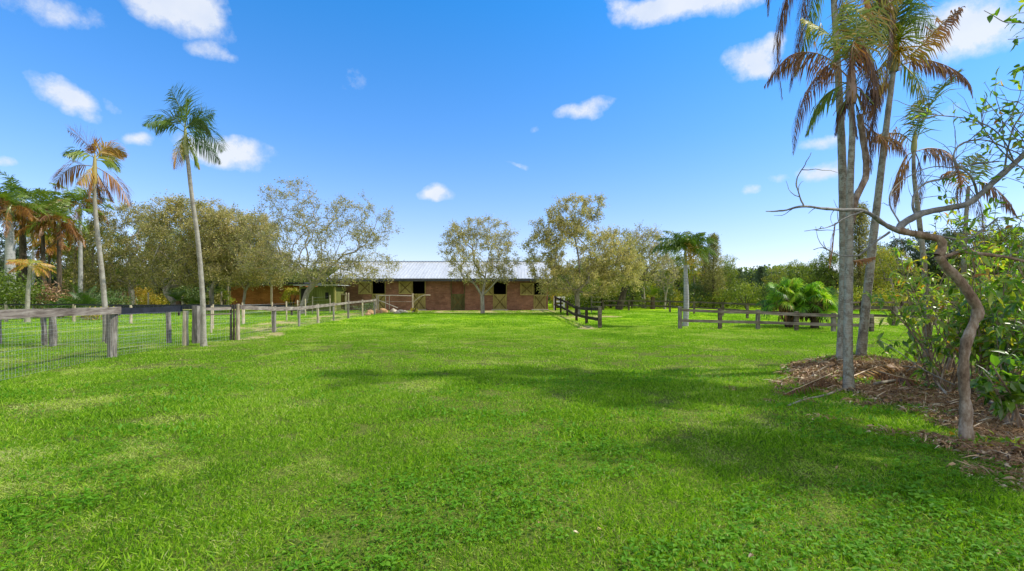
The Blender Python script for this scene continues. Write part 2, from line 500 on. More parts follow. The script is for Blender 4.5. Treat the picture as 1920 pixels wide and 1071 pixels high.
PALM = [(0, (.025, .065, .012)), (.2, (.075, .15, .018)), (.38, (.17, .25, .022)), (.5, (.26, .30, .03)), (.62, (.50, .30, .04)), (.74, (.42, .19, .045)), (.87, (.22, .10, .045)), (1, (.10, .055, .035))]
M_palm = leaf_mat('palm_leaflets', PALM, .35, .035, .45, 3, .12, 1.25)
M_rach = leaf_mat('palm_rachis', [(0, (.10, .18, .03)), (.5, (.30, .30, .05)), (.75, (.36, .2, .08)), (1, (.16, .10, .06))], .0, .08, .4, 3, .1)
M_broad = leaf_mat('broad_shrub_leaves', [(0, (.025, .08, .01)), (.35, (.10, .22, .015)), (.6, (.22, .38, .025)), (.8, (.42, .48, .035)), (.93, (.6, .42, .03)), (1, (.5, .2, .03))], .58, .05, .35, 1.5, .25, 1.4)
M_litter = leaf_mat('dry_leaves', [(0, (.05, .03, .016)), (.3, (.18, .095, .042)), (.55, (.38, .215, .09)), (.8, (.54, .37, .19)), (1, (.62, .52, .36))], .12, .05, .5, 2, .25)
M_fan = leaf_mat('fan_palm_leaves', [(0, (.02, .06, .008)), (.35, (.07, .20, .012)), (.6, (.20, .42, .02)), (.85, (.42, .55, .03)), (1, (.6, .5, .08))], .45, .03, .4, 2, .15, 1.3)
M_fruit = leaf_mat('palm_fruit', [(0, (.30, .32, .03)), (.5, (.55, .36, .02)), (1, (.6, .26, .02))], .1, .05, .5, 3, .2)

M_bark = bark_mat('grey_bark', (.10, .085, .065), (.26, .23, .18), (.40, .37, .31), 5)
M_barkd = bark_mat('dark_bark', (.025, .02, .015), (.07, .055, .04), (.15, .12, .09), 5)
M_twig = bark_mat('pale_branch_bark', (.13, .11, .09), (.28, .25, .20), (.42, .38, .32), 7)
M_pbark = bark_mat('ringed_palm_bark', (.20, .18, .15), (.38, .35, .29), (.52, .49, .42), 5, 7, (1, 1, 1), .5)
M_royal = bark_mat('royal_palm_bark', (.22, .22, .22), (.36, .36, .36), (.46, .46, .45), 3, 2.5, (1, 1, 1), .2)
M_cbark = bark_mat('lichen_palm_bark', (.13, .115, .09), (.34, .31, .255), (.54, .50, .43), 7, 9, (1, 1, .7), .6, (.42, .43, .38))
M_sbark = bark_mat('near_tree_bark', (.09, .055, .035), (.26, .19, .13), (.48, .41, .33), 9, 0, (1, 1, .5), .7)
M_sbarkg = bark_mat('grey_branch_bark', (.09, .09, .085), (.22, .22, .205), (.42, .41, .37), 9, 0, (1, 1, .7), .6)
M_skirt = leaf_mat('palm_skirt', [(0, (.03, .018, .01)), (.5, (.16, .085, .035)), (1, (.42, .20, .06))], 0, .03, .6, 3, .5)

M_wgrey = wood_mat('weathered_wood', (.07, .06, .052), (.20, .18, .155), (.36, .33, .29))
M_wrail = wood_mat('weathered_rail_wood', (.08, .06, .05), (.20, .165, .14), (.33, .29, .25), 3, True)
M_wpale = wood_mat('pale_wood', (.20, .16, .11), (.38, .32, .23), (.52, .46, .36))
M_wdark = wood_mat('dark_wood', (.012, .008, .006), (.035, .024, .018), (.09, .065, .05))
M_wlog = wood_mat('brown_rail_wood', (.04, .03, .022), (.12, .095, .07), (.24, .20, .16), 3, True)
M_black = plain_mat('black_rail_cloth', (.016, .018, .028), .6, .4, 6)
M_wire = plain_mat('galvanised_wire', (.42, .43, .42), .45, .15, 6, .6)
M_white = plain_mat('white_paint', (.7, .7, .68), .6, .1)
M_door = wood_mat('ochre_door_wood', (.16, .14, .045), (.30, .255, .09), (.42, .36, .15), 2)
M_brace = wood_mat('brown_brace_wood', (.07, .055, .02), (.15, .11, .04), (.2, .15, .06), 2)
M_updoor = wood_mat('red_brown_door', (.10, .045, .03), (.19, .085, .055), (.25, .12, .08), 2)
M_olv = wood_mat('olive_door_wood', (.05, .05, .02), (.10, .10, .04), (.15, .14, .06), 2)
M_shed = wood_mat('green_shed_boards', (.08, .09, .025), (.13, .145, .04), (.18, .19, .06), 2)
M_dkin = plain_mat('dark_interior', (.015, .014, .014), .9)
M_conc = plain_mat('concrete', (.34, .32, .28), .85)
M_stone = plain_mat('pale_stone', (.50, .44, .34), .85, .3, 9)
M_ostone = plain_mat('orange_stone', (.44, .27, .13), .85, .35, 9)

def brick(name, c1, c2, mort):
    m, nt = newmat(name); N = NT(nt)
    ob = N.pos()
    mp = N.n('ShaderNodeMapping'); mp.inputs['Rotation'].default_value = (PI/2, 0, 0); nt.links.new(ob, mp.inputs['Vector'])
    b = N.n('ShaderNodeTexBrick'); nt.links.new(mp.outputs[0], b.inputs['Vector'])
    b.inputs['Scale'].default_value = 1; b.inputs['Brick Width'].default_value = .42; b.inputs['Row Height'].default_value = .12
    b.inputs['Mortar Size'].default_value = .012; b.inputs['Mortar Smooth'].default_value = .3
    b.inputs['Color1'].default_value = (*c1, 1); b.inputs['Color2'].default_value = (*c2, 1); b.inputs['Mortar'].default_value = (*mort, 1)
    n1 = N.ramp(N.noise(1.1, ob, 5, .6), [(.3, (.6, .58, .55)), (.7, (1.15, 1.1, 1.05))])
    n2 = N.ramp(N.noise(14, N.mapping(ob, (.6, .6, 2)), 3, .6), [(.3, (.72, .72, .72)), (.7, (1.15, 1.15, 1.15))])
    c = N.mix(1., N.mix(1., b.outputs['Color'], n1, 'MULTIPLY'), n2, 'MULTIPLY')
    N.out(N.princ(c, .9, N.bump(b.outputs['Fac'], -.4, .01), .15)); return m
M_brick = brick('red_brick', (.25, .125, .085), (.34, .18, .125), (.22, .155, .12))
M_brick2 = brick('brown_brick', (.34, .145, .05), (.42, .19, .07), (.22, .12, .05))

def roof_mat():
    m, nt = newmat('metal_roofing'); N = NT(nt)
    ob = N.pos()
    n1 = N.noise(.8, N.mapping(ob, (1.5, .25, .25)), 5, .65)
    n2 = N.noise(6, N.mapping(ob, (1, .15, .15)), 3)
    c = N.ramp(N.math('ADD', N.math('MULTIPLY', n1, .6), N.math('MULTIPLY', n2, .4)), [(.35, (.46, .475, .49)), (.55, (.60, .62, .64)), (.7, (.70, .715, .73))])
    N.out(N.princ(c, .42, None, .5, .15)); return m
M_roof = roof_mat()
M_fascia = plain_mat('dark_fascia', (.06, .065, .075), .6)

# ------------------------------------------------------------ camera, light, sky
cam = bpy.data.cameras.new('camera'); co = bpy.data.objects.new('camera', cam); COL.objects.link(co)
cam.sensor_width = 36; cam.lens = 36*F/1920; cam.shift_y = (HY-535.5)/1920; cam.clip_end = 6000; cam.clip_start = .05
co.location = (0, 0, EYE); co.rotation_euler = (PI/2, 0, 0); SC.camera = co
SUN_EL, SUN_AZ = 46., 91.      # azimuth clockwise from +Y
sd = Vector((math.cos(math.radians(SUN_EL))*math.sin(math.radians(SUN_AZ)), math.cos(math.radians(SUN_EL))*math.cos(math.radians(SUN_AZ)), math.sin(math.radians(SUN_EL))))
sl = bpy.data.lights.new('sun', 'SUN'); sl.energy = 5.0; sl.angle = math.radians(.9); sl.color = (1, .94, .82)
so = bpy.data.objects.new('sun', sl); COL.objects.link(so); so.rotation_euler = sd.to_track_quat('Z', 'Y').to_euler(); so.location = (30, 10, 30)

w = bpy.data.worlds.new('World'); SC.world = w; w.use_nodes = True; nt = w.node_tree; nt.nodes.clear(); N = NT(nt)
sky = N.n('ShaderNodeTexSky', sky_type='NISHITA'); sky.sun_disc = False
sky.sun_elevation = math.radians(SUN_EL); sky.sun_rotation = math.radians(SUN_AZ); sky.air_density = 1.0; sky.dust_density = .15; sky.ozone_density = 2.0
tc = N.n('ShaderNodeTexCoord').outputs['Generated']
sp = N.n('ShaderNodeSeparateXYZ'); nt.links.new(tc, sp.inputs[0])
X, Y_, Z = sp.outputs
az = N.math('ARCTAN2', X, Y_)
el = N.math('ARCSINE', Z)
# smooth grade from pale horizon to deep blue, then added bright warmth overhead to fill shade, multiplied into the physical sky
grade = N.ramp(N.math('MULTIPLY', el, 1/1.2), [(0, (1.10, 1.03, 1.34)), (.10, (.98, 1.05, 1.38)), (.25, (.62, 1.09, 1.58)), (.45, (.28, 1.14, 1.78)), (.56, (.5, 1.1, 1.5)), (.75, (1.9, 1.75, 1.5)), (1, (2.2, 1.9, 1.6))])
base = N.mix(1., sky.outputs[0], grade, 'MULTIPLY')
wn = N.n('ShaderNodeTexNoise'); wn.inputs['Scale'].default_value = 9; wn.inputs['Detail'].default_value = 5; nt.links.new(tc, wn.inputs['Vector'])
ws = N.n('ShaderNodeSeparateColor'); nt.links.new(wn.outputs['Color'], ws.inputs[0])
azd = N.math('ADD', az, N.math('MULTIPLY', N.math('SUBTRACT', ws.outputs[0], .5), .13))
eld = N.math('ADD', el, N.math('MULTIPLY', N.math('SUBTRACT', ws.outputs[1], .5), .07))
# clouds: (photo px of the centre, half-sizes, strength, slant)
CL = [(340, 20, 105, 58, 1.0, .25), (372, 98, 60, 22, .55, 0), (418, 116, 22, 16, .4, 0), (118, 177, 72, 32, .95, .1), (235, 248, 48, 18, .8, -.05),
      (425, 282, 88, 34, .95, .1), (90, 18, 140, 40, .45, 0), (826, 367, 46, 19, .85, -.15), (1098, 205, 60, 20, .75, -.35), (1290, 12, 150, 40, 1.0, 0), (1180, 14, 55, 26, .5, .3),
      (1425, 110, 62, 42, .9, -.4), (1800, 55, 200, 68, 1.05, .12), (1545, 262, 28, 14, .7, 0), (1540, 317, 48, 25, .95, -.05),
      (1392, 351, 24, 12, .6, 0), (1465, 325, 34, 12, .4, 0), (972, 305, 28, 7, .3, 0), (-2, 300, 30, 12, .4, 0), (655, 140, 24, 26, .22, 0), (217, 190, 26, 12, .3, 0), (1765, 215, 30, 16, .3, 0), (1012, 238, 14, 8, .3, 0)]
tot = None
for px, py, rx, ry, st, sl_ in CL:
    u = (px-CX)/F; a0 = math.atan(u); e0 = math.atan((HY-py)/F*math.cos(a0))
    ra = 1.18*rx/F*math.cos(a0)**2; re = 1.12*ry/F*math.cos(a0)*math.cos(e0)**2
    dx = N.math('DIVIDE', N.math('SUBTRACT', azd, a0), ra)
    dy = N.math('DIVIDE', N.math('SUBTRACT', eld, e0), re)
    dy = N.math('ADD', dy, N.math('MULTIPLY', dx, sl_*1.2))
    q = N.math('ADD', N.math('MULTIPLY', dx, dx), N.math('MULTIPLY', dy, dy))
    k = N.math('MULTIPLY', N.math('POWER', N.math('SUBTRACT', 1., q, clamp=True), 1.3), st)
    tot = k if tot is None else N.math('MAXIMUM', tot, k)
cn = N.noise(30, tc, 9, .68); cn2 = N.noise(8, tc, 5, .6)
dens = N.math('ADD', N.math('MULTIPLY', tot, 1.35), N.math('ADD', N.math('MULTIPLY', N.math('SUBTRACT', cn, .5), 1.7), N.math('MULTIPLY', N.math('SUBTRACT', cn2, .5), .7)))
dens = N.math('MULTIPLY', dens, N.math('MULTIPLY', tot, 6., clamp=True))
mk = N.ramp(dens, [(0.08, (0, 0, 0)), (.35, (.16, .16, .16)), (.8, (.62, .62, .62)), (1.0, (.88, .88, .88))], 'LINEAR')
shade = N.ramp(N.noise(14, tc, 4, .5), [(.3, (5.1, 5.6, 6.5)), (.6, (6.1, 6.3, 6.7))])
STR = .15
# unseen bright cloud mix added behind the viewpoint to fill shade from the front
back_fill = N.math('MULTIPLY', N.math('SUBTRACT', N.math('MULTIPLY', Y_, -1.), .05), 3., clamp=True)
back_fill = N.math('MULTIPLY', back_fill, N.ramp(cn2, [(.30, (.35, .35, .35)), (.6, (.95, .95, .95))]))
cc = N.mix(N.math('MULTIPLY', back_fill, .8), N.mix(mk, base, shade), (9.6, 8.9, 7.8))
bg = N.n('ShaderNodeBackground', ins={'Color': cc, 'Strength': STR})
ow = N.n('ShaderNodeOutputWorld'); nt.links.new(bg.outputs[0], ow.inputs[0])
SC.view_settings.view_transform = 'Standard'; SC.view_settings.look = 'None'; SC.view_settings.exposure = 0
SC.cycles.max_bounces = 6; SC.cycles.diffuse_bounces = 3; SC.cycles.transmission_bounces = 3; SC.cycles.transparent_max_bounces = 4; SC.cycles.glossy_bounces = 2
SC.cycles.caustics_reflective = False; SC.cycles.caustics_refractive = False
SC.cycles.use_denoising = True

# ------------------------------------------------------------ ground
def sst(x): x = np.clip(x, 0, 1); return x*x*(3-2*x)
def vnoise(x, y, s):
    """cheap smooth value noise"""
    x = np.asarray(x, float)*s; y = np.asarray(y, float)*s
    xi = np.floor(x); yi = np.floor(y); fx = sst(x-xi); fy = sst(y-yi)
    h = lambda a, b: np.modf(np.abs(np.sin(a*127.1+b*311.7)*43758.5453))[0]
    return (h(xi, yi)*(1-fx)+h(xi+1, yi)*fx)*(1-fy)+(h(xi, yi+1)*(1-fx)+h(xi+1, yi+1)*fx)*fy
def mulch(x, y):
    xb = np.interp(y, [0, 3.2, 3.7, 4.4, 5.2, 5.8, 6.3, 6.9, 7.3, 7.8, 8.3, 9., 9.8, 10.4], [4.6, 4.3, 3.95, 4.35, 4.65, 4.95, 5.2, 5.5, 5.4, 5.0, 4.9, 5.15, 5.8, 7.2])
    k = sst((x-xb+.25+.5*(vnoise(x, y, 1.4)-.5)+.3*(vnoise(x, y, 5)-.5))/.9)
    k = k*sst((10.3+.04*(x-6)-y)/.5+.3*(vnoise(x, y, 3)-.5))
    # a tongue of grass between the two litter areas
    g = np.exp(-(((x-5.35)/.65)**2+((y-6.75)/.7)**2))*.9+np.exp(-(((x-5.1)/.5)**2+((y-7.9)/.35)**2))*.5
    return np.clip(k-g*(.6+.6*vnoise(x, y, 4)), 0, 1)
def straw(x, y):
    n = vnoise(x, y, .9)*.6+vnoise(x, y, 3.3)*.4
    k = np.exp(-((x+9.3-.4*np.sin(y*.5))/.6)**2)*sst((y-11.5)/2)*sst((27-y)/6)*(.35+.9*np.exp(-((y-17.5)/2.2)**2))
    k = np.maximum(k, sst((x+13.6)/.8)*sst((-9.6-x)/.8)*sst((y-17)/4)*.75)
    k = np.maximum(k, sst((y-37.6)/1.5)*sst((46-y)/2)*sst((x+13)/2)*sst((7-x)/2)*.9)
    k = np.maximum(k, np.exp(-(((x-5.4)/2.6)**2+((y-32.5)/2.2)**2))*1.25)
    k = np.maximum(k, np.exp(-((x-3.4)/.55)**2)*sst((y-20.5)/1)*sst((40-y)/3)*.8)
    k = np.maximum(k, sst((x-17.)/2.5)*sst((y-22.9)/1.)*sst((38-y)/4)*.85)
    for a, b, r, q in ((-.9, 2.9, .45, .35), (-4.2, 6.2, 1.1, .3), (-2.2, 4.1, .7, .25), (.5, 5.5, 1., .2), (-6.5, 8.2, 1.3, .3), (2.2, 14, 2.5, .2)): k = np.maximum(k, np.exp(-(((x-a)/r)**2+((y-b)/(r*.6))**2))*q)
    k = np.maximum(k, sst((y-38)/3)*sst((-15-x)/3)*.6)
    k = np.maximum(k, np.exp(-(((x+8.6)/3.2)**2+((y-10.3)/.7)**2))*.45)
    return np.clip(k*1.5*n+k*.35-.12, 0, 1)

def axis(parts):
    out = [parts[0][0]]
    for a, b, st in parts:
        out += list(np.linspace(a, b, max(1, int(round((b-a)/st)))+1)[1:])
    return np.array(out)
xs = axis([(-3000, -300, 300), (-300, -60, 12), (-60, -16, 1), (-16, 12, .25), (12, 30, .6), (30, 70, 2), (70, 300, 12), (300, 3000, 300)])
ys = axis([(-40, 1, 4), (1, 12, .22), (12, 46, .5), (46, 80, 2), (80, 300, 15), (300, 4000, 400)])
gx, gy = np.meshgrid(xs, ys)
gm = MB(); nx, ny = len(xs), len(ys)
i = np.arange(ny-1)[:, None]*nx+np.arange(nx-1)[None]
gm.add(np.stack([gx, gy, gz(gx, gy)], -1).reshape(-1, 3), np.stack([i, i+1, i+nx+1, i+nx], -1).reshape(-1, 4))
def ground_mat():
    m, nt = newmat('lawn_ground'); N = NT(nt)
    p = N.pos()
    at = lambda n: N.n('ShaderNodeAttribute', attribute_name=n).outputs['Fac']
    sx = N.n('ShaderNodeSeparateXYZ'); nt.links.new(p, sx.inputs[0])
    nL = N.noise(.22, p, 4, .6); nM = N.noise(1.6, p, 5, .65); nF = N.noise(16, p, 6, .7); nV = N.noise(55, N.mapping(p, (1, 1, 1)), 3, .7)
    f = N.math('ADD', N.math('ADD', N.math('MULTIPLY', nL, .25), N.math('MULTIPLY', nM, .25)), N.math('ADD', N.math('MULTIPLY', nF, .3), N.math('MULTIPLY', nV, .2)))
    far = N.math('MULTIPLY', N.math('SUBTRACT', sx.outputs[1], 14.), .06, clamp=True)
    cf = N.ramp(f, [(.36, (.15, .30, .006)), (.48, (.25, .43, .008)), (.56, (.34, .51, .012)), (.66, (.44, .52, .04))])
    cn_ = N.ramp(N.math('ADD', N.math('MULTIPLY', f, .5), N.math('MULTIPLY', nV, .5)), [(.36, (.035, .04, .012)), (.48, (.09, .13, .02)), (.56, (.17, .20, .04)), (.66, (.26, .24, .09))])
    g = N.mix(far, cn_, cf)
    st = N.ramp(N.math('ADD', N.math('MULTIPLY', nF, .6), N.math('MULTIPLY', nM, .4)), [(.35, (.20, .15, .06)), (.5, (.40, .33, .15)), (.65, (.60, .52, .30))])
    ms = N.math('ADD', at('straw'), N.math('MULTIPLY', N.math('SUBTRACT', nF, .5), .9), clamp=True)
    ms = N.ramp(ms, [(.3, (0, 0, 0)), (.75, (.9, .9, .9))])
    c = N.mix(ms, g, st)
    mu = N.ramp(nF, [(.35, (.06, .04, .025)), (.6, (.17, .12, .075)), (.75, (.3, .22, .15))])
    mm = N.ramp(N.math('ADD', at('mulch'), N.math('MULTIPLY', N.math('SUBTRACT', nF, .5), .6)), [(.35, (0, 0, 0)), (.55, (1, 1, 1))])
    c = N.mix(mm, c, mu)
    N.out(N.princ(c, .95, N.bump(N.math('ADD', nF, nV), .5, .03), .05)); return m
gr = gm.build('ground', ground_mat(), origin=(0, 0, 0), smooth=True); tag(gr, kind='structure')
for nm, fn in (('straw', straw), ('mulch', mulch)):
    a = gr.data.attributes.new(nm, 'FLOAT', 'POINT'); a.data.foreach_set('value', fn(gx, gy).ravel().astype(np.float32))

# ------------------------------------------------------------ grass and litter (scattered stuff)
def scatter(name, label, cat, pts, rz, sc, idx, protos):
    me = bpy.data.meshes.new(name); me.vertices.add(len(pts)); me.vertices.foreach_set('co', np.asarray(pts, np.float32).ravel())
    for nm, ar, ty in (('rz', rz, 'FLOAT'), ('sc', sc, 'FLOAT'), ('ix', idx, 'INT')):
        a = me.attributes.new(nm, ty, 'POINT'); a.data.foreach_set('value', np.asarray(ar, np.float32 if ty == 'FLOAT' else np.int32))
    ob = bpy.data.objects.new(name, me); COL.objects.link(ob); tag(ob, label, cat, kind='stuff')
    g = bpy.data.node_groups.new(name+'_scatter', 'GeometryNodeTree')
    g.interface.new_socket('Geometry', in_out='INPUT', socket_type='NodeSocketGeometry')
    g.interface.new_socket('Geometry', in_out='OUTPUT', socket_type='NodeSocketGeometry')
    ns, lk = g.nodes, g.links
    gi = ns.new('NodeGroupInput'); go = ns.new('NodeGroupOutput'); ip = ns.new('GeometryNodeInstanceOnPoints')
    jn = ns.new('GeometryNodeJoinGeometry')
    for po in reversed(protos):
        oi = ns.new('GeometryNodeObjectInfo'); oi.inputs['Object'].default_value = po; oi.inputs['As Instance'].default_value = True
        lk.new(oi.outputs['Geometry'], jn.inputs[0])
    at = []
    for nm, ty in (('rz', 'FLOAT'), ('sc', 'FLOAT'), ('ix', 'INT')):
        a = ns.new('GeometryNodeInputNamedAttribute'); a.data_type = ty; a.inputs['Name'].default_value = nm; at.append(a.outputs[0])
    cx = ns.new('ShaderNodeCombineXYZ'); lk.new(at[0], cx.inputs[2])
    cs = ns.new('ShaderNodeCombineXYZ'); [lk.new(at[1], cs.inputs[k]) for k in range(3)]
    lk.new(gi.outputs[0], ip.inputs['Points']); lk.new(jn.outputs[0], ip.inputs['Instance']); ip.inputs['Pick Instance'].default_value = True
    lk.new(at[2], ip.inputs['Instance Index']); lk.new(cx.outputs[0], ip.inputs['Rotation']); lk.new(cs.outputs[0], ip.inputs['Scale'])
    lk.new(ip.outputs[0], go.inputs[0])
    md = ob.modifiers.new('scatter', 'NODES'); md.node_group = g
    return ob
def proto(mb, name, mats):
    ob = mb.build(name, mats); COL.objects.unlink(ob); return ob

def tuft(R, n, h, wd, lean=.9, tm=.5, ts=.18, weeds=0):
    mb = MB()
    r = R*np.sqrt(rng.random(n)); a = rng.random(n)*2*PI
    p = np.stack([r*np.cos(a), r*np.sin(a), np.full(n, -.008)], 1)
    la = rng.random(n)*2*PI; le = lean*(rng.random(n)**.7)
    d = nrmz(np.stack([np.cos(la)*le, np.sin(la)*le, np.ones(n)], 1))
    L = h*(.5+rng.random(n))
    mb.blade(p, d, nrmz(np.cross(d, rdir(n))), L, wd*(.7+.6*rng.random(n)), .05+.35*rng.random(n), np.clip(tm+ts*rng.standard_normal(n), 0, 1))
    if weeds:
        k = weeds; a = rng.random(k)*2*PI; r = R*.8*np.sqrt(rng.random(k))
        p = np.stack([r*np.cos(a), r*np.sin(a), .012+.03*rng.random(k)], 1)
        d = rdir(k); d[:, 2] = np.abs(d[:, 2])*.35+.1
        mb.leaf(p, d, nrmz(rdir(k)*.35+np.array([0, 0, 1.])), .022+.030*rng.random(k), .013+.016*rng.random(k), np.clip(.5+.2*rng.standard_normal(k), 0, 1), 1, fine=True)
    return mb
def region(y0, y1, dens, xl=1.16, xr=1.16):
    """jittered points over the ground in front of the house, by distance band"""
    A = (y1-y0)*(max(xl, xr)*2*y1+2); n = int(A*dens)
    y = y0+(y1-y0)*rng.random(n); x = (rng.random(n)*2-1)*(max(xl, xr)*y1+1)
    k = (x > -xl*y-.8) & (x < xr*y+.8); return x[k], y[k]
bands = [('near', 2.3, 5.2, 215, [tuft(.12, 56, .046, .0048, 1.7, .5, .26) for _ in range(4)]+[tuft(.12, 42, .040, .0048, 1.7, weeds=6) for _ in range(3)]+[tuft(.12, 52, .036, .0036, 2.0, .86, .14)]),
         ('mid', 5.2, 10., 75, [tuft(.17, 85, .050, .006, 1.4, .5, .22) for _ in range(4)]+[tuft(.17, 70, .038, .0055, 1.2, weeds=5) for _ in range(2)]+[tuft(.16, 60, .036, .0055, 1.9, .85, .12)]),
         ('far', 10., 21., 18, [tuft(.28, 110, .048, .010, 1.1) for _ in range(4)]+[tuft(.26, 90, .045, .010, 1.4, .8, .12)]),
         ('distant', 21., 44., 4.2, [tuft(.5, 120, .06, .022, 1.) for _ in range(3)]+[tuft(.45, 100, .06, .022, 1.2, .75, .12)])]
for nm, y0, y1, dn, pr in bands:
    x, y = region(y0, y1, dn, 1.16, 1.7 if nm in ('near', 'mid') else 1.16)
    keep = rng.random(len(x)) > np.clip(mulch(x, y)*(.35+.85*sst((vnoise(x+9, y, 2.6)*.6+vnoise(x, y, 7)*.4-.22)*3))+straw(x, y)*.8, 0, .985)
    keep &= ~((y > 43.2) & (x > -16.5) & (x < 3.7))
    x, y = x[keep], y[keep]; n = len(x)
    pch = vnoise(x, y, .7)*.5+vnoise(x, y, 2.1)*.5
    np_ = len(pr); ix = rng.integers(0, np_-1, n)
    if nm in ('near', 'mid'):
        g = 4; wd = rng.random(n) < sst((vnoise(x+40, y, 1.1)-.36)*4)*.9
        ix = np.where(wd, rng.integers(4, np_-1, n), rng.integers(0, 4, n))
    dry = rng.random(n) < sst((pch-.5)*4)*.6*(1+.5*(x < 0))+.05
    ix = np.where(dry, np_-1, ix)
    sc = (.62+.5*rng.random(n))*(.62+.5*vnoise(x, y, 1.3)+.55*vnoise(x+5, y, 4.5)) if nm in ('near', 'mid') else (.6+.5*rng.random(n))*(.7+.55*vnoise(x, y, .8))
    scatter('grass', f'short bright green mown grass of the lawn, {nm} band', 'grass', np.stack([x, y, gz(x, y)], 1), rng.random(n)*2*PI, sc, ix, [proto(m_, 'grass_tuft', [M_grass, M_weed]) for m_ in pr])

def litter(R, n, s, tm):
    mb = MB(); r = R*np.sqrt(rng.random(n)); a = rng.random(n)*2*PI
    p = np.stack([r*np.cos(a), r*np.sin(a), .008+.05*rng.random(n)**2], 1)
    d = rdir(n); d[:, 2] *= .3
    strip = rng.random(n) < .3; big = rng.random(n) < .18
    Ls = np.where(strip, s*(1.2+1.8*rng.random(n)), s*(.35+.55*rng.random(n))*np.where(big, 1.9, 1.)); Ws = np.where(strip, .010+.006*rng.random(n), Ls*(.3+.3*rng.random(n)))
    mb.leaf(p, d, nrmz(rdir(n)*.7+np.array([0, 0, 1.])), Ls, Ws, np.clip(tm+.26*rng.standard_normal(n)+.12*strip, 0, 1), 0, fine=True, droop=.8)
    k = n//3; p = np.stack([R*rng.standard_normal(k)*.5, R*rng.standard_normal(k)*.5, .02+.03*rng.random(k)], 1); d = rdir(k); d[:, 2] *= .15; d = nrmz(d)
    twigs3(mb, p, p+d*.06, p+d*.12+rdir(k)*.02, .0022, .55)
    return mb
lp = [proto(litter(.17, 60, .062, t_), 'litter_patch', [M_litter]) for t_ in (.35, .45, .5, .6)]
x, y = region(3.2, 11, 95, 1.16, 1.7); k = x > 3; x, y = x[k], y[k]
brk = .35+.9*sst((vnoise(x+9, y, 2.6)*.6+vnoise(x, y, 7)*.4-.22)*3)
k = rng.random(len(x)) < mulch(x, y)*brk*.9+.02*(x > 3.6)*(y < 8.5); x, y = x[k], y[k]
warm = np.exp(-(((x-7.2)/1.6)**2+((y-9.2)/.8)**2))
ix = np.where(rng.random(len(x)) < .35+warm*.3, 3, rng.integers(0, 3, len(x)))
scatter('leaf_litter', 'brown dry leaf litter under the palms and shrubs', 'leaf litter', np.stack([x, y, gz(x, y)], 1), rng.random(len(x))*2*PI, .6+.7*rng.random(len(x)), ix, lp)
# ------------------------------------------------------------ fences
def wpost(mb, x, y, z0, z1, w, lean=(0, 0), tint=.5, round_=False, mi=0):
    n = 5; z = np.linspace(z0, z1, n); s = (z-z0)/max(z1-z0, .1)
    p = np.stack([x+lean[0]*s, y+lean[1]*s, z], 1)
    if round_: mb.tube(p, w/2*(1+.06*rng.standard_normal(n)), 9, tint, mi, cap=True, rough=.04)
    else:
        v = []
        for q, c in enumerate(p):
            h = w/2*(1+.03*rng.standard_normal())
            for a, b in ((-1, -1), (1, -1), (1, 1), (-1, 1)): v.append(c+np.array([a*h, b*h, 0])+rng.standard_normal(3)*[.004, .004, .006 if q == n-1 else 0])
        f = [[q*4+k, q*4+(k+1) % 4, q*4+4+(k+1) % 4, q*4+4+k] for q in range(n-1) for k in range(4)]+[[n*4-4, n*4-3, n*4-2, n*4-1]]
        mb.add(v, f, tint, mi)
def board(mb, a, b, h, th=.035, tint=.5, mi=0, sag=.0):
    """weathered board with slightly uneven edges, along a-b"""
    a = np.array(a, float); b = np.array(b, float); n = max(3, int(np.linalg.norm(b-a)/.35))
    t = nrmz(b-a); s = nrmz(np.cross(t, [0, 0, 1.])); v = []
    for i in range(n+1):
        c = a+(b-a)*i/n; c = c-np.array([0, 0, sag*4*(i/n)*(1-i/n)])
        e1, e2 = h/2*(1+.05*rng.standard_normal()), h/2*(1+.05*rng.standard_normal())
        for q, z in ((-1, -e1), (1, -e1), (1, e2), (-1, e2)): v.append(c+s*th/2*q+np.array([0, 0, z]))
    f = [[i*4+k, i*4+(k+1) % 4, i*4+4+(k+1) % 4, i*4+4+k] for i in range(n) for k in range(4)]+[[0, 3, 2, 1], [n*4, n*4+1, n*4+2, n*4+3]]
    mb.add(v, f, tint, mi)
def mesh_wire(mb, a, b, z0, z1, dx=.08, dz=.08, r=.0019, a1=None):
    """welded wire panel between a and b (x,y)"""
    a = np.array(a, float); b = np.array(b, float); L = np.linalg.norm(b-a); n = max(2, int(L/dx)); m = max(2, int((z1-z0)/dz))
    P0, P1 = [], []
    for i in range(n+1):
        c = a+(b-a)*i/n; g = float(gz(*c)); P0.append([*c, z0+g]); P1.append([*c, z1])
    for j in range(m+1):
        z = z0+(z1-z0)*j/m; P0.append([*a, z]); P1.append([*b, z])
    P0, P1 = np.array(P0), np.array(P1); w = .004*rng.standard_normal((len(P0), 3))
    twigs3(mb, P0, (P0+P1)/2+w, P1, np.full(len(P0), r*1.4), .5)

# front wire fence along the left of the lawn
LX = [(-9.15, 8.9), (-9.9, 12.0), (-9.75, 14.4)]
t = thing('wire_fence', 'grey weathered rail over fine wire netting at the near left, ending at thick mossy post', 'fence', (-9.6, 9.5, 0))
mb = MB(); wpost(mb, -9.92, 12.0, -.1, 1.1, .21, (.01, 0), .55, True); mb.build('post', M_wgrey, t, smooth=False)
mb = MB(); wpost(mb, -8.85, 7.7, -.1, 1.1, .18, (0, 0), .5, True); mb.build('post', M_wgrey, t)
mb = MB(); board(mb, (-8.86, 7.5, 1.225), (-9.80, 12.1, 1.165), .17, .045, .5); mb.build('rail', M_wrail, t)
mb = MB(); mesh_wire(mb, (-8.93, 7.5), (-9.83, 11.9), .03, 1.1); mb.build('wire_netting', M_wire, t)

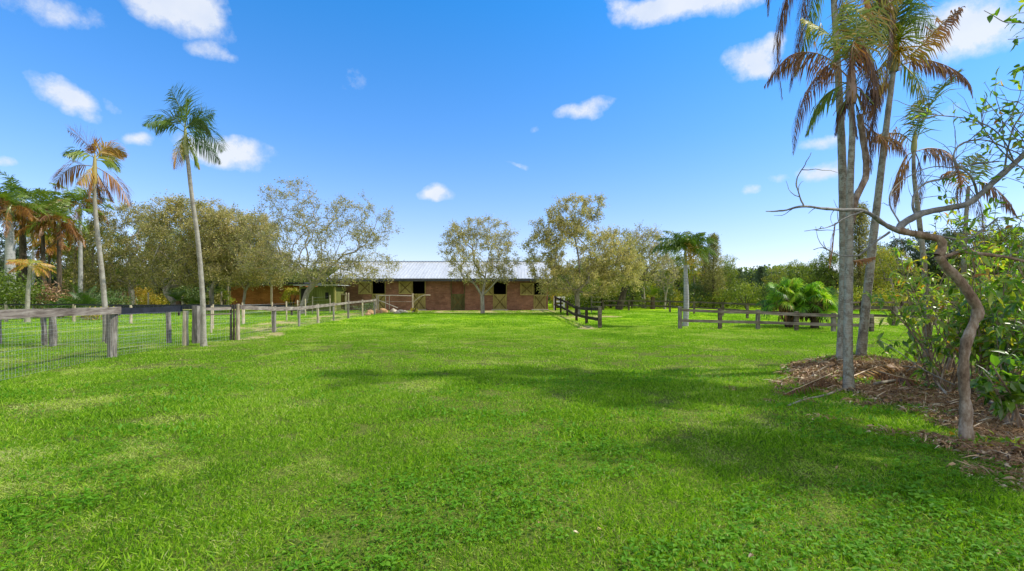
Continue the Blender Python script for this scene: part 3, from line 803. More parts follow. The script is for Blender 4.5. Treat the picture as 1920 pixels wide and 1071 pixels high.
t = thing('wire_fence', 'wire netting panel under a black cloth-wrapped rail, left of the pale round post', 'fence', (-9.9, 13.2, 0))
mb = MB(); wpost(mb, -9.72, 14.4, -.1, 1.06, .16, (.0, 0), .85, True); mb.build('post', M_wpale, t)
mb = MB(); board(mb, (-9.96, 12.15, 1.14), (-9.86, 14.42, 1.13), .17, .05, .4, sag=.02); mb.build('rail', M_black, t)
mb = MB(); mesh_wire(mb, (-9.92, 12.1), (-9.74, 14.35), .03, 1.05); mb.build('wire_netting', M_wire, t)

t = thing('wire_gate', 'low wire gate behind the tall green palm, between square grey post and thin planks', 'gate', (-9.8, 15.7, 0))
mb = MB(); wpost(mb, -9.86, 15.1, -.1, 1.2, .17, (0, 0), .5); mb.build('post', M_wgrey, t)
mb = MB(); board(mb, (-9.7, 15.2, 1.08), (-9.42, 16.2, 1.08), .09, .035, .6); mb.build('rail', M_wrail, t)
mb = MB(); board(mb, (-9.7, 15.2, .90), (-9.42, 16.2, .90), .04, .03, .3); mb.build('rail', M_wlog, t)
mb = MB(); mesh_wire(mb, (-9.7, 15.2), (-9.42, 16.2), .05, .9, .1, .1); mb.build('wire_netting', M_wire, t)
mb = MB()
for dx, dy, h, w_, ln in ((-.11, .02, 1.18, .035, .02), (-.05, 0, 1.14, .035, -.02), (.0, .02, 1.2, .03, .01), (.05, -.01, 1.16, .035, -.01)): wpost(mb, -9.4+dx, 16.3+dy, -.1, h, w_, (ln, 0), .35)
mb.build('gate_planks', M_wlog, t)

L1 = [(-9.26, 16.35, 1.19, .13), (-9.65, 19.6, 1.02, .12), (-9.95, 22.6, .95, .12), (-10.15, 25.3, .98, .10), (-10.1, 27.4, 1.02, .10), (-10.15, 30.0, 1.06, .11), (-10.05, 32.5, 1.10, .11), (-10.0, 35.2, 1.14, .11)]
t = thing('wire_fence', 'long grey board and wire fence running from the plank gate post back towards the barn', 'fence', (-9.9, 25, 0))
for k, (x, y, h, w_) in enumerate(L1):
    mb = MB(); wpost(mb, x, y, -.1, h+.03, w_, (random.uniform(-.02, .02), 0), .45+.4*random.random(), k % 2 == 0); mb.build('post', M_wgrey if k % 3 else M_wpale, t)
for (x0, y0, h0, _), (x1, y1, h1, _) in zip(L1[:-1], L1[1:]):
    mb = MB(); board(mb, (x0+.07, y0, h0-.08), (x1+.07, y1, h1-.08), .15 if y0 < 26 else .12, .035, .5+.3*random.random()); mb.build('rail', M_wrail, t)
    mb = MB(); mesh_wire(mb, (x0+.03, y0), (x1+.03, y1), .03, min(h0, h1)-.15, .15, .15, .0018); mb.build('wire_netting', M_wire, t)

# cross fence in the left paddock
t = thing('paddock_fence', 'low wire cross fence on leaning grey posts just behind the near left rail', 'fence', (-12.5, 15, 0))
cp = [(-17.2, 15.0), (-15.8, 14.9), (-14.3, 14.8), (-13.85, 14.6), (-12.62, 15.1), (-10.7, 15.1)]
for k, (x, y) in enumerate(cp):
    mb = MB(); wpost(mb, x, y, -.1, 1.05, .10 if k != 3 else .19, (random.uniform(-.06, .06), 0), .4, k == 3); mb.build('post', M_wgrey, t)
for a, b in zip(cp[:-1], cp[1:]):
    mb = MB(); mesh_wire(mb, a, b, .03, .95, .15, .12, .0018); mb.build('wire_netting', M_wire, t)

# second parallel fence (far side of the alley)
L2 = [(-12.0, 19.3, 1.0), (-13.3, 21.5, 1.0), (-13.6, 24.4, 1.02), (-12.9, 26.0, 1.0), (-12.95, 27.8, 1.02), (-13.5, 30.5, 1.05), (-14.3, 33.5, 1.1), (-15.1, 36.6, 1.25), (-14.0, 37.2, 1.33)]
t = thing('wire_fence', 'strand wire fence on thin pale posts across the alley, ending by the green shed', 'fence', (-13.5, 28, 0))
for x, y, h in L2:
    mb = MB(); wpost(mb, x, y, -.1, h+.08, .075, (random.uniform(-.03, .03), 0), .8, True); mb.build('post', M_wpale, t)
for (x0, y0, h0), (x1, y1, h1) in zip(L2[:-1], L2[1:]):
    mb = MB(); P0 = np.array([[x0, y0, z*h0] for z in (.2, .4, .6, .8, .98)]); P1 = np.array([[x1, y1, z*h1] for z in (.2, .4, .6, .8, .98)])
    twigs3(mb, P0, (P0+P1)/2-[0, 0, .01], P1, .006, .5); mb.build('wire_strands', M_wire, t)

# far paddock fence at the left, dark rail, pale posts
t = thing('paddock_fence', 'far black-railed paddock fence on short pale posts in front of the dark fern palms', 'fence', (-22, 26, 0))
fp = [(-30, 26.2), (-27.3, 26.1), (-24.1, 26.6), (-19.7, 25.0), (-16.4, 25.6), (-13.6, 24.5)]
for k, (x, y) in enumerate(fp):
    mb = MB(); wpost(mb, x, y, -.1, .96, .14, (0, 0), .8, True); mb.build('post', M_wpale, t)
for a, b in zip(fp[:-1], fp[1:]):
    mb = MB(); board(mb, (*a, .95), (*b, .95), .06, .05, .4); mb.build('rail', M_black, t)
    mb = MB(); mesh_wire(mb, a, b, .03, .9, .2, .15, .003); mb.build('wire_netting', M_wire, t)
t = thing('arena_rail', 'long low black arena rail on dark stakes under the left trees', 'fence', (-20, 33, 0))
ap = [(-31, 33), (-27, 33.2), (-23, 33.4), (-19, 33.6), (-15.4, 33.8)]
for x, y in ap:
    mb = MB(); wpost(mb, x, y, -.1, .82, .1, (0, 0), .4); mb.build('stake', M_wdark, t)
for a, b in zip(ap[:-1], ap[1:]):
    mb = MB(); board(mb, (*a, .62), (*b, .62), .30, .04, .3); mb.build('rail', M_black, t)

# dark board fence beside the barn
R2 = [(3.86, 43.0, 1.36), (3.85, 38.2, 1.20), (3.80, 33.2, 1.06), (3.68, 27.6, .84), (3.82, 24.8, .86), (3.94, 21.7, .96)]
t = thing('board_fence', 'dark brown two-rail board fence stepping down from the barn corner to a tall end post', 'fence', (3.8, 32, 0))
for k, (x, y, h) in enumerate(R2):
    mb = MB(); wpost(mb, x, y, -.1, h, .15 if k == 5 else .13, (0, 0), .5+.2*random.random()); mb.build('post', M_wdark if k < 5 else M_wlog, t)
for (x0, y0, h0), (x1, y1, h1) in zip(R2[:-1], R2[1:]):
    for q in (.90, .42):
        mb = MB(); board(mb, (x0-.09, y0, h0*q), (x1-.09, y1, h1*q), .14, .04, .5); mb.build('rail', M_wdark, t)

# two-rail fence across the right of the lawn
R1 = [(1275, 616, 575.5), (1350, 617, 579), (1421, 618, 581), (1493, 620, 584.5), (1563, 622, 587), (1634, 622.5, 589), (1700, 624, 591)]
R1 = [(PX(a, GY(b)), GY(b), EYE+(HY-c)/F*GY(b)) for a, b, c in R1][:6]
t = thing('board_fence', 'grey weathered two-rail fence crossing the lawn, its left end beside the royal palm', 'fence', (11, 20.5, 0))
for k, (x, y, h) in enumerate(R1):
    mb = MB(); wpost(mb, x, y, -.1, h, .135, (random.uniform(-.01, .01), 0), .42+.2*random.random()); mb.build('post', M_wlog if k % 2 else M_wgrey, t)
for (x0, y0, h0), (x1, y1, h1) in zip(R1[:-1], R1[1:]):
    for q in (.86, .37):
        mb = MB(); board(mb, (x0, y0-.09, h0*q), (x1, y1-.09, h1*q), .125, .04, .4+.3*random.random()); mb.build('rail', M_wrail, t)

# far fences on the right
def rails_fence(label, pts, hs, qs, matp, matr, hgt=.12, w_=.13):
    t = thing('field_fence', label, 'fence', (*pts[len(pts)//2], 0))
    for (x, y), h in zip(pts, hs):
        mb = MB(); wpost(mb, x, y, -.1, h, w_, (0, 0), .5); mb.build('post', matp, t)
    for (a, ha), (b, hb) in zip(zip(pts[:-1], hs[:-1]), zip(pts[1:], hs[1:])):
        for q in qs:
            mb = MB(); board(mb, (*a, ha*q), (*b, hb*q), hgt, .04, .5); mb.build('rail', matr, t)
def dens2(pts, st):
    p = densify(np.array([[*q, 0] for q in pts]), st); return [(a, b) for a, b, _ in p]
p = dens2([(8.2, 43.5), (10.4, 43), (12.9, 39.5), (14.6, 33.5), (14.6, 30.), (18.3, 23.2)], 2.9)
rails_fence('long brown field fence curving from the leaning dark tree behind the two fan palms', p, [.95]*len(p), (.93, .5), M_wlog, M_wlog)
p = dens2([(18.4, 23.2), (24.5, 23.6), (31, 24.2)], 2.4)
rails_fence('grey field fence beside the sandy track behind the three ringed palm trunks', p, [.95]*len(p), (.93, .5), M_wgrey, M_wrail)
p = dens2([(21, 33), (27, 33.5), (34, 34)], 3)
rails_fence('dark distant field fence beyond the sandy track on the right', p, [1.0]*len(p), (.93, .5), M_wdark, M_wlog)
p = dens2([(5.4, 54.5), (6.8, 54.8), (8.3, 55.2), (9.6, 55.5)], 1.6)
rails_fence('white painted rail fence seen behind the forked tree beside the barn', p, [1.35, 1.4, 1.5, 1.6, 1.6, 1.6][:len(p)], (.95, .7, .45), M_white, M_white, .14)
p = [(3.95, 45.2), (4.9, 45.6)]
rails_fence('short white rail fence tucked against the right end of the barn', p, [1.25, 1.25], (.92, .62, .34), M_white, M_white, .14)

# old stile of grey posts
t = thing('rail_stile', 'narrow stile of thin grey posts and short rails behind the dark fence end', 'stile', (6.6, 39, 0))
for x in (6.35, 7.15):
    mb = MB(); wpost(mb, x, 38.6, -.1, 1.45, .1, (0, 0), .5); mb.build('post', M_wgrey if x < 7 else M_wdark, t)
for z in (.5, .85, 1.25):
    mb = MB(); board(mb, (6.35, 38.5, z), (7.15, 38.5, z), .08, .04, .6); mb.build('rail', M_wgrey, t)

# ------------------------------------------------------------ barn
BY = 44.0
bx = lambda px: PX(px, BY)
bz = lambda py: EYE+(HY-py)/F*BY
barn = thing('horse_barn', 'long low red brick horse barn with pale metal roof and crossed ochre stall doors', 'barn', (-6.3, BY, 0))
X0, X1, ZT, BD = bx(630), bx(1027.6), 2.78, 10.0
TH = .22
ops = [(697.7, 722.7, 527.5, 551), (773, 797.7, 527.5, 551), (845.6, 871.2, 527.5, 551), (924.6, 950, 528.5, 552), (1000.6, 1023.6, 530, 553)]
mb = MB(); xs_ = [X0]
for a, b, c, d in ops: xs_ += [bx(a), bx(b)]
xs_.append(X1)
for i in range(0, len(xs_), 2): mb.box(((xs_[i]+xs_[i+1])/2, BY+TH/2, ZT/2-.05), (xs_[i+1]-xs_[i], TH, ZT+.1))
for a, b, c, d in ops:
    z = bz(c); mb.box(((bx(a)+bx(b))/2, BY+TH/2, (ZT+z)/2), (bx(b)-bx(a), TH, ZT-z))
mb.box((X0+TH/2, BY+TH+(BD-TH)/2, ZT/2-.05), (TH, BD-TH, ZT+.1)); mb.box((X1-TH/2, BY+TH+(BD-TH)/2, ZT/2-.05), (TH, BD-TH, ZT+.1))
mb.box(((X0+X1)/2, BY+BD-TH/2, ZT/2-.05), (X1-X0-2*TH, TH, ZT+.1))
RZ = 4.73; RY = BY+5
for x in (X0+TH/2, X1-TH/2):
    v = [[x-TH/2, BY+.05, ZT], [x-TH/2, BY+BD-.05, ZT], [x-TH/2, RY, RZ-.25], [x+TH/2, BY+.05, ZT], [x+TH/2, BY+BD-.05, ZT], [x+TH/2, RY, RZ-.25]]
    mb.add(v, [[0, 1, 2], [3, 5, 4]], .5); mb.add(v, [[0, 2, 5, 3], [1, 4, 5, 2]], .5)
wall = mb.build('wall', M_brick, barn)
mb = MB()
for k in range(1, 5):
    x = (bx(ops[k-1][1])+bx(ops[k][0]))/2; mb.box((x, BY+2.2, 1.4), (.12, 3.9, 2.8))
mb.box(((X0+X1)/2, BY+4.3, 1.4), (X1-X0-.6, .12, 2.8)); mb.box(((X0+X1)/2, BY+2.2, .03), (X1-X0-.6, 3.9, .05))
mb.build('stall_partition', M_dkin, barn)
# roof: ribbed sheets on both slopes
mb = MB(); EX0, EX1 = PX(612, 43.2), PX(1037, 43.2)
ey0, ez0 = BY-.8, 2.87; ey1 = BY+BD+.8
sl_ = math.atan2(RZ-ez0, RY-ey0)
for sgn, ye in ((1, ey0), (-1, ey1)):
    n = int((EX1-EX0)/.30); xx = np.linspace(EX0, EX1, n*4+1)
    prof = np.tile([0, .0, .022, .022], n).tolist()+[0]
    xx2 = []; 
    for q in range(n):
        b_ = EX0+(EX1-EX0)*q/n; w_ = (EX1-EX0)/n; xx2 += [b_, b_+w_*.74, b_+w_*.8, b_+w_*.94]
    xx2.append(EX1); xx2 = np.array(xx2); pr = np.array(prof)
    lo = np.stack([xx2, np.full(len(xx2), ye), ez0+pr], 1); hi = np.stack([xx2, np.full(len(xx2), RY), RZ+pr], 1)
    m_ = len(xx2); i = np.arange(m_-1)
    mb.add(np.vstack([lo, hi]), np.stack([i, i+1, i+1+m_, i+m_], 1), .5)
    v = np.vstack([lo-[0, 0, .07], hi-[0, 0, .07]]); v[:, 2] -= np.tile(pr, 2)
    mb.add(v[[0, m_-1, 2*m_-1, m_]], [[0, 3, 2, 1]], .5)
roof = mb.build('roof', M_roof, barn)
mb = MB(); mb.beam((EX0, RY, RZ+.05), (EX1, RY, RZ+.05), .3, .03); mb.build('ridge_cap', M_fascia, roof)
mb = MB()
mb.box(((EX0+EX1)/2, ey0+.015, ez0-.15), (EX1-EX0, .03, .18)); mb.box(((EX0+EX1)/2, ey0+.42, ez0-.20), (EX1-EX0-.1, .76, .02))
for x in (EX0+.015, EX1-.015):
    mb.beam((x, ey0, ez0-.11), (x, RY, RZ-.11), .03, .16); mb.beam((x, RY, RZ-.11), (x, ey1, ez0-.11), .03, .16)
mb.build('fascia', M_fascia, roof)
def xdoor(x0, x1, z0, z1, y, name, mat, mb_, frame=.09, cross=True):
    mb = MB(); n = max(3, int((x1-x0)/.16)); w_ = (x1-x0)/n
    for k in range(n): mb.box((x0+w_*(k+.5), y, (z0+z1)/2), (w_-.008, .03, z1-z0), None, .35+.35*random.random())
    d = mb.build(name, mat, barn)
    mb = MB(); yf = y-.03
    for a, b in (((x0, z0+frame/2), (x1, z0+frame/2)), ((x0, z1-frame/2), (x1, z1-frame/2))): mb.beam((a[0], yf, a[1]), (b[0], yf, b[1]), .03, frame, .7)
    for x in (x0+frame/2, x1-frame/2): mb.box((x, yf, (z0+z1)/2), (frame, .03, z1-z0-2*frame-.004), None, .7)
    mb.build('frame', mat, d)
    if cross:
        mb = MB(); i0, i1, j0, j1 = x0+frame, x1-frame, z0+frame, z1-frame
        mb.beam((i0, yf-.002, j0), (i1, yf-.002, j1), .028, .075, .4); mb.beam((i0, yf-.006, j1), (i1, yf-.006, j0), .028, .075, .4)
        mb.build('cross_brace', mb_, d)
    return d
for k, (a, b, c, dd) in enumerate(ops):
    x0, x1 = bx(a)+.02, bx(b)-.02; zm = bz(dd); zt = bz(c)
    if k == 2:
        o_ = xdoor(x0, x1, .05, zm-.02, BY+.10, 'lower_door', M_olv, M_brace); o_['label'] = 'dark olive lower stall door with a brown cross'
        o_ = xdoor(x0, x1, zm, zt-.02, BY+.12, 'upper_door', M_updoor, M_brace, .08, False); o_['label'] = 'closed plain reddish brown upper stall door'
    else:
        xdoor(x0, x1, .08, zm, BY+.06, 'lower_door', M_door, M_brace)
        wd_ = 1.18
        xdoor(x0-.06-wd_, x0-.06, bz(551.5 if k < 3 else 553.5), zt-.02, BY-.04, 'upper_door', M_door, M_brace)
    mb = MB()
    mb.box((x0-.0, BY-.012, (zt)/2), (.07, .05, zt), None, .4); mb.box((x1, BY-.012, (zt)/2), (.07, .05, zt), None, .4); mb.box(((x0+x1)/2, BY-.014, zt+.04), (x1-x0+.1, .055, .08), None, .4)
    mb.build('door_frame', M_door if k != 2 else M_olv, barn)
mb = MB()
for k in (1, 3, 4):
    a, b = ops[k][:2]; mb.box(((bx(a)+bx(b))/2, BY-.3, .045), (1.5, .6, .09))
mb.build('door_step', M_conc, barn)

# low brown building behind the left trees
t = thing('brick_outbuilding', 'low brown brick building in deep shade behind the left trees', 'building', (-24, 48, 0))
mb = MB(); mb.box((-24.2, 49.5, 1.12), (7.4, 3., 2.4)); mb.build('wall', M_brick2, t)
mb = MB(); mb.beam((-28.2, 49.4, 2.56), (-20.3, 49.4, 2.56), 4.2, .12); mb.build('roof', M_fascia, t)
for x in (-27.8, PX(505, 46.9), -20.7):
    mb = MB(); mb.box((x, 47.35, 1.2), (.16, .16, 2.4), None, .6); mb.build('veranda_post', M_wpale, t)

# green shed
SY = 41.0
t = thing('garden_shed', 'small green board shed with sloping light metal roof under the spreading tree', 'shed', (PX(598, SY), SY, 0))
sx0, sx1 = PX(562, SY), PX(627, SY)
mb = MB(); n = 14; w_ = (sx1-sx0)/n
for k in range(n): mb.box((sx0+w_*(k+.5), SY+.02, 1.05), (w_-.01, .04, 2.1), None, .4+.3*random.random())
mb.box((sx0+.02, SY+1.3, 1.05), (.04, 2.5, 2.1)); mb.box((sx1-.02, SY+1.3, 1.05), (.04, 2.5, 2.1)); mb.box(((sx0+sx1)/2, SY+2.6, 1.05), (sx1-sx0, .04, 2.1))
mb.build('wall', M_shed, t)
mb = MB(); mb.beam((sx0-.3, SY+1.1, 2.24), (sx1+.5, SY+1.1, 2.24), 3.3, .05); mb.build('roof', M_roof, t)
mb = MB(); mb.box((PX(570, SY), SY-.01, 1.0), (.5, .03, 1.9), None, .4); mb.build('door', M_dkin, t)  # near-black sheet, the dark of an opening put into its colour
mb = MB(); mb.box((PX(613, SY), SY-.01, 1.35), (.28, .03, .55), None, .4); mb.build('painted_opening', M_dkin, t)  # small opening painted as a near-black patch for its inner shade
mb = MB(); mb.box((sx1+.05, SY-.02, 1.03), (.14, .1, 2.06), None, .8); mb.build('lit_wall_edge', M_door, t)  # ochre strip, sunlight on the wall's right side put into its colour

# plank panel and posts by the barn
t = thing('plank_panel', 'upright orange-brown plank panel between the green shed and the barn wall', 'panel', (PX(643, 42.6), 42.6, 0))
mb = MB()
for k in range(5): mb.box((PX(637.5, 42.6)+.06+k*.125, 42.6, .85), (.115, .03, 1.35), None, .3+.5*random.random())
mb.build('boards', M_brace, t)
mb = MB(); mb.box((PX(643.5, 42.6), 42.57, 1.45), (.66, .03, .1), None, .6); mb.build('crosspiece', M_wpale, t)
for px_, lb in ((648.5, 'pale square post, the thicker one standing beside the plank panel'), (653.5, 'thin pale post standing just right of the thicker post by the plank panel')):
    mb = MB(); wpost(mb, PX(px_, 41.8), 41.8, -.1, 1.6, .12 if px_ < 650 else .08, (0, 0), .8)
    o_ = mb.build('wooden_post', M_wpale, origin=(PX(px_, 41.8), 41.8, 0)); tag(o_, lb, 'post')

# rail gate in front of the barn
GYY = 39.6
t = thing('rail_gate', 'bent metal rail gate with a sloping brace between two posts in front of the barn', 'gate', (PX(740, GYY), GYY, 0))
for px_, h, w_, m_ in ((706, 1.45, .1, M_wgrey), (773.5, 1.55, .13, M_wpale)):
    mb = MB(); wpost(mb, PX(px_, GYY), GYY, -.1, h, w_, (0, 0), .8, True); mb.build('post', m_, t)
mb = MB(); z1_ = EYE+(HY-554)/F*GYY
mb.tube([P(709, 554, GYY-.1), P(740, 554, GYY-.1), P(772, 555, GYY-.1)], .035, 6, .5); mb.tube([P(710, 563, GYY-.1), P(730, 571, GYY-.1), P(746, 577.5, GYY-.1)], .035, 6, .5)
mb.tube([P(709.5, 553, GYY-.1), P(709.5, 582, GYY-.1)], .03, 6, .5); mb.tube([P(723, 554, GYY-.1), P(723, 582, GYY-.1)], .025, 6, .5); mb.tube([P(730, 554, GYY-.1), P(730, 580, GYY-.1)], .025, 6, .5)
mb.tube([P(710, 565, GYY-.1), P(772, 566, GYY-.1)], .012, 4, .5)
mb.build('gate_rails', plain_mat('gate_metal', (.40, .37, .32), .6, .2), t)
mb = MB(); mb.tube(smooth_path([P(775.5, 567, GYY-.15), P(783, 560, GYY-.2), P(794, 554, GYY-.3), P(807, 553.5, GYY-.3)]), .045, 6, .8, cap=True)
o_ = mb.build('bent_rail', M_wpale, origin=tuple(P(776, 567, GYY-.15))); tag(o_, 'pale bent rail sticking out to the right from the gate post', 'rail')

# stones
for k, (px_, py_, r, m_, lb, g_) in enumerate([
    (696, 588, .34, M_ostone, 'orange stone left of the rail gate', 'orange stones at the gate foot'), (708, 586, .42, M_ostone, 'orange stone left of the rail gate', 'orange stones at the gate foot'),
    (719, 585, .40, M_ostone, 'orange stone left of the rail gate', 'orange stones at the gate foot'), (690, 590, .22, M_ostone, 'orange stone left of the rail gate', 'orange stones at the gate foot'),
    (738, 584.5, .36, M_stone, 'pale stone lying under the rail gate', 'pale stones under the gate'), (750, 585.5, .28, M_stone, 'pale stone lying under the rail gate', 'pale stones under the gate'),
    (758, 585, .22, M_stone, 'pale stone lying under the rail gate', 'pale stones under the gate'), (744, 587, .24, M_stone, 'pale stone lying under the rail gate', 'pale stones under the gate')]):
    Y = GY(py_+1.5); c = (PX(px_, Y), Y, .06)
    mb = MB(); rock(mb, c, (r, r*.8, r*.62), .5); o_ = mb.build('stone', m_, origin=c, smooth=True); tag(o_, lb, 'stone', g_)
# ------------------------------------------------------------ broadleaf trees near the barn
def base_at(px, Y): return (PX(px, Y), Y, -.03)
def sk(Y, *pts, y0=None):
    """skeleton line from photo-plane points, optional depth offset as third value"""
    out = []
    for q in pts:
        c = P(q[0], q[1], Y)
        if len(q) > 2: c[1] += q[2]
        out.append(c)
    return np.array(out)
Y = 37.
make_tree('spreading_tree', 'large sparse olive-leaved tree with wide open crown leaning over the green shed', 'tree', base_at(566, Y),
    [sk(Y, (566, 589), (569, 570), (576, 548), (588, 533), (598, 524)), sk(Y, (598, 524), (604, 500), (602, 460), (585, 420)), sk(Y, (598, 524), (620, 505, -.5), (650, 480, -.8), (690, 470, -1)),
     sk(Y, (598, 524), (614, 490, 1), (625, 450, 1.5), (640, 400, 1.5)), sk(Y, (585, 535), (560, 505, 1), (520, 480, 1.2), (490, 455, 1))],
    [blob(545, 375, 50, 38, Y, 0, 1.6, 1.5), blob(600, 400, 60, 42, Y, .5, 2, 1.5), blob(655, 385, 45, 40, Y, 1, 1.5, .55), blob(700, 425, 45, 42, Y, 0, 2, 1.4), blob(640, 455, 75, 50, Y, 0, 2.5, 2.2),
     blob(560, 460, 75, 60, Y, 0, 2.6, 2.6), blob(500, 470, 60, 62, Y, 0, 2.3, 2), blob(640, 512, 80, 22, Y, -1.2, 2, 1.9), blob(705, 500, 48, 26, Y, -1., 1.6, 1.3), blob(600, 505, 70, 24, Y, -1, 2, 1.1), blob(480, 420, 45, 40, Y, .5, 1.6, .5)],
    620, .21, M_olive, M_twig, per=6, twl=.5, nleaf=5, L=.13, W=.055, tintm=.55, leafdrop=.12, twr=.0055, rtip=.006, step=.33)
Y = 37.
make_tree('small_barn_tree', 'small pale sparse tree standing alone in front of the barn wall', 'tree', base_at(905, Y),
    [sk(Y, (905, 588), (904.5, 570), (904, 556)), sk(Y, (904, 556), (894, 538), (878, 515, -.4), (855, 490, -.5)), sk(Y, (904, 556), (908, 530, .5), (912, 495, .6), (925, 450, .5)), sk(Y, (904, 556), (922, 538, -.5), (945, 510, -.6))],
    [blob(895, 470, 68, 45, Y, 0, 2, 2.2), blob(858, 462, 36, 38, Y, 0, 1.2, 1), blob(925, 440, 45, 34, Y, 0, 1.4, 1), blob(900, 512, 62, 22, Y, 0, 1.8, 1.2), blob(945, 500, 32, 34, Y, 0, 1.2, .8), blob(880, 430, 35, 22, Y, 0, 1, .5)],
    380, .15, M_olive, M_twig, per=6, twl=.40, nleaf=6, L=.12, W=.05, tintm=.68, leafdrop=.2, twr=.005, wood_tint=.6, rtip=.006, step=.28)
Y = 36.
make_tree('forked_tree', 'dense olive tree with forked grey trunk beside the dark stepped fence at the barn corner', 'tree', base_at(1083, Y),
    [sk(Y, (1083, 590), (1083, 572), (1082, 556)), sk(Y, (1082, 556), (1072, 538), (1055, 515, .4), (1035, 485, .4)), sk(Y, (1082, 556), (1088, 530), (1086, 480, .4), (1076, 430, .4), (1072, 400, .3)), sk(Y, (1084, 545), (1105, 515, -.5), (1130, 490, -.7))],
    [blob(1085, 475, 78, 55, Y, 0, 2.6, 3), blob(1072, 405, 48, 40, Y, 0, 1.5, 1.5), blob(1015, 475, 34, 48, Y, 0, 1.5, 1.3), blob(1140, 480, 50, 52, Y, 0, 2, 1.6), blob(1085, 530, 85, 28, Y, 0, 2.4, 2.4), blob(1165, 505, 50, 45, Y, .5, 2, 2.), blob(1110, 388, 25, 24, Y, 0, .8, .35), blob(1030, 430, 34, 30, Y, 0, 1.2, .8)],
    620, .19, M_olive, M_bark, per=6, twl=.42, nleaf=9, L=.125, W=.06, tintm=.68, leafdrop=.08, rtip=.006, step=.3)
Y = 45.5
make_tree('leaning_tree', 'dark leaning trunk with half-bare crown reaching right, beyond the tan patch of lawn', 'tree', base_at(1160, Y),
    [sk(Y, (1160, 581), (1166, 562), (1170, 545), (1175, 530)), sk(Y, (1175, 530), (1195, 505), (1225, 470)), sk(Y, (1175, 530), (1172, 500), (1165, 470))],
    [blob(1170, 470, 45, 36, Y, 0, 2, 1.6), blob(1155, 510, 42, 30, Y, 0, 2, 1.2), blob(1215, 462, 42, 30, Y, 0, 1.6, .6), blob(1200, 505, 38, 28, Y, 0, 1.6, 1)],
    220, .30, M_olive, M_barkd, per=5, twl=.5, nleaf=6, L=.15, W=.07, tintm=.52, leafdrop=.15, rtip=.007)
LT = [('rounded_tree', 'dense rounded olive tree nearest the royal palms, partly behind the dying palm crown', 250, 46, [(250, 580), (248, 560), (246, 545)], [(240, 450, 80, 60), (195, 480, 62, 60), (175, 520, 45, 35), (290, 480, 55, 60), (240, 410, 50, 28), (230, 525, 70, 18)], .30),
      ('broad_tree', 'tallest broad olive tree with dark slanting trunk, directly left of the tall green palm trunk', 327, 43, [(328, 586), (325, 566), (312, 550)], [(345, 440, 72, 62), (320, 395, 50, 24), (370, 400, 45, 30), (320, 500, 70, 42), (390, 470, 40, 55)], .34),
      ('grey_olive_tree', 'olive tree with straight grey trunk, just right of the tall green palm trunk', 397, 42, [(398, 587), (397, 565), (396, 548)], [(410, 440, 58, 52), (430, 480, 60, 50), (390, 500, 55, 40), (440, 425, 35, 30)], .24),
      ('thin_trunk_tree', 'grey-olive tree on a thin pale trunk before the brown outbuilding wall', 457, 41, [(456, 588), (457, 565), (460, 545), (466, 535)], [(465, 470, 50, 55), (500, 500, 48, 36), (450, 515, 50, 24), (480, 430, 34, 28)], .15)]
for k, (nm, lb, px_, Y, tr, bl, R_) in enumerate(LT):
    make_tree(nm, lb, 'tree', base_at(px_, Y), [sk(Y, *tr), sk(Y, tr[-1], (tr[-1][0]-18, tr[-1][1]-35, .5)), sk(Y, tr[-1], (tr[-1][0]+20, tr[-1][1]-35, -.5))],
        [blob(a, b, c, d, Y, 0, 2.4) for a, b, c, d in bl], 380, R_*.75, M_dense, M_twig, per=6, twl=.6, nleaf=9, L=.15, W=.07, tintm=.63+.03*k, leafdrop=.03, twr=.007, rtip=.007)

# ------------------------------------------------------------ the two tall slender palms at the left
def palm_trunk(t, pts, r0, r1, mat, flare=1.35, bulge=0.):
    p = densify(smooth_path(pts), .18); s = np.linspace(0, 1, len(p)); h = p[:, 2]-p[0, 2]
    r = r0+(r1-r0)*s; r = r*(1+(flare-1)*np.exp(-h/.22))*(1+bulge*np.sin(s*PI))
    r = r*(1+.035*(np.arange(len(p)) % 2))
    mb = MB(); mb.tube(p, r, 12, .5, rough=.012); mb.build('trunk', mat, t, smooth=True); return p
def crownshaft(t, a, b, r, tint, mat=None):
    mb = MB(); a = np.array(a); b = np.array(b); s = np.linspace(0, 1, 7)[:, None]
    mb.tube(a+(b-a)*s, r*np.array([1, 1.3, 1.25, 1.1, .95, .75, .4]), 9, tint); mb.build('crownshaft', mat or M_rach, t, smooth=True)

Y = 14.4
t = thing('slender_palm', 'tallest slender palm at the left with green fronds, standing before the fence gate', 'palm tree', base_at(382, Y))
palm_trunk(t, [P(382, 650, Y), P(380, 560, Y), P(371, 450, Y), P(360, 370, Y), P(352, 300, Y), P(350, 288, Y)], .072, .046, M_pbark)
crownshaft(t, P(350, 292, Y), P(347, 238, Y), .055, .35)
c = P(347, 245, Y)
FR = [([(347, 240), (338, 205), (319, 167)], (.12, .2), .62, .3), ([(347, 240), (322, 218), (295, 220), (274, 240)], (.12, .22), .5, .5), ([(347, 240), (368, 214), (385, 210)], (.3, .35), .42, .4, -.8),
      ([(348, 242), (372, 226), (392, 235), (402, 252)], (.1, .2), .48, .6), ([(350, 250), (380, 248), (405, 262), (424, 284)], (.12, .25), .55, .7), ([(346, 248), (330, 238), (318, 256)], (.2, .25), .4, .8, -1.),
      ([(346, 252), (334, 262), (328, 285)], (.3, .5), .45, 1.1, .4), ([(346, 256), (340, 285), (341, 320)], (.42, .85), .42, 1.4, -.3), ([(347, 256), (350, 280), (349, 305)], (.3, .6), .35, 1.3, .6),
      ([(347, 240), (352, 215), (366, 190)], (.12, .2), .5, .4, .9), ([(347, 240), (336, 225), (330, 205)], (.1, .2), .5, .4, 1.1), ([(350, 250), (362, 262), (368, 285)], (.15, .25), .4, .9, 1.2)]
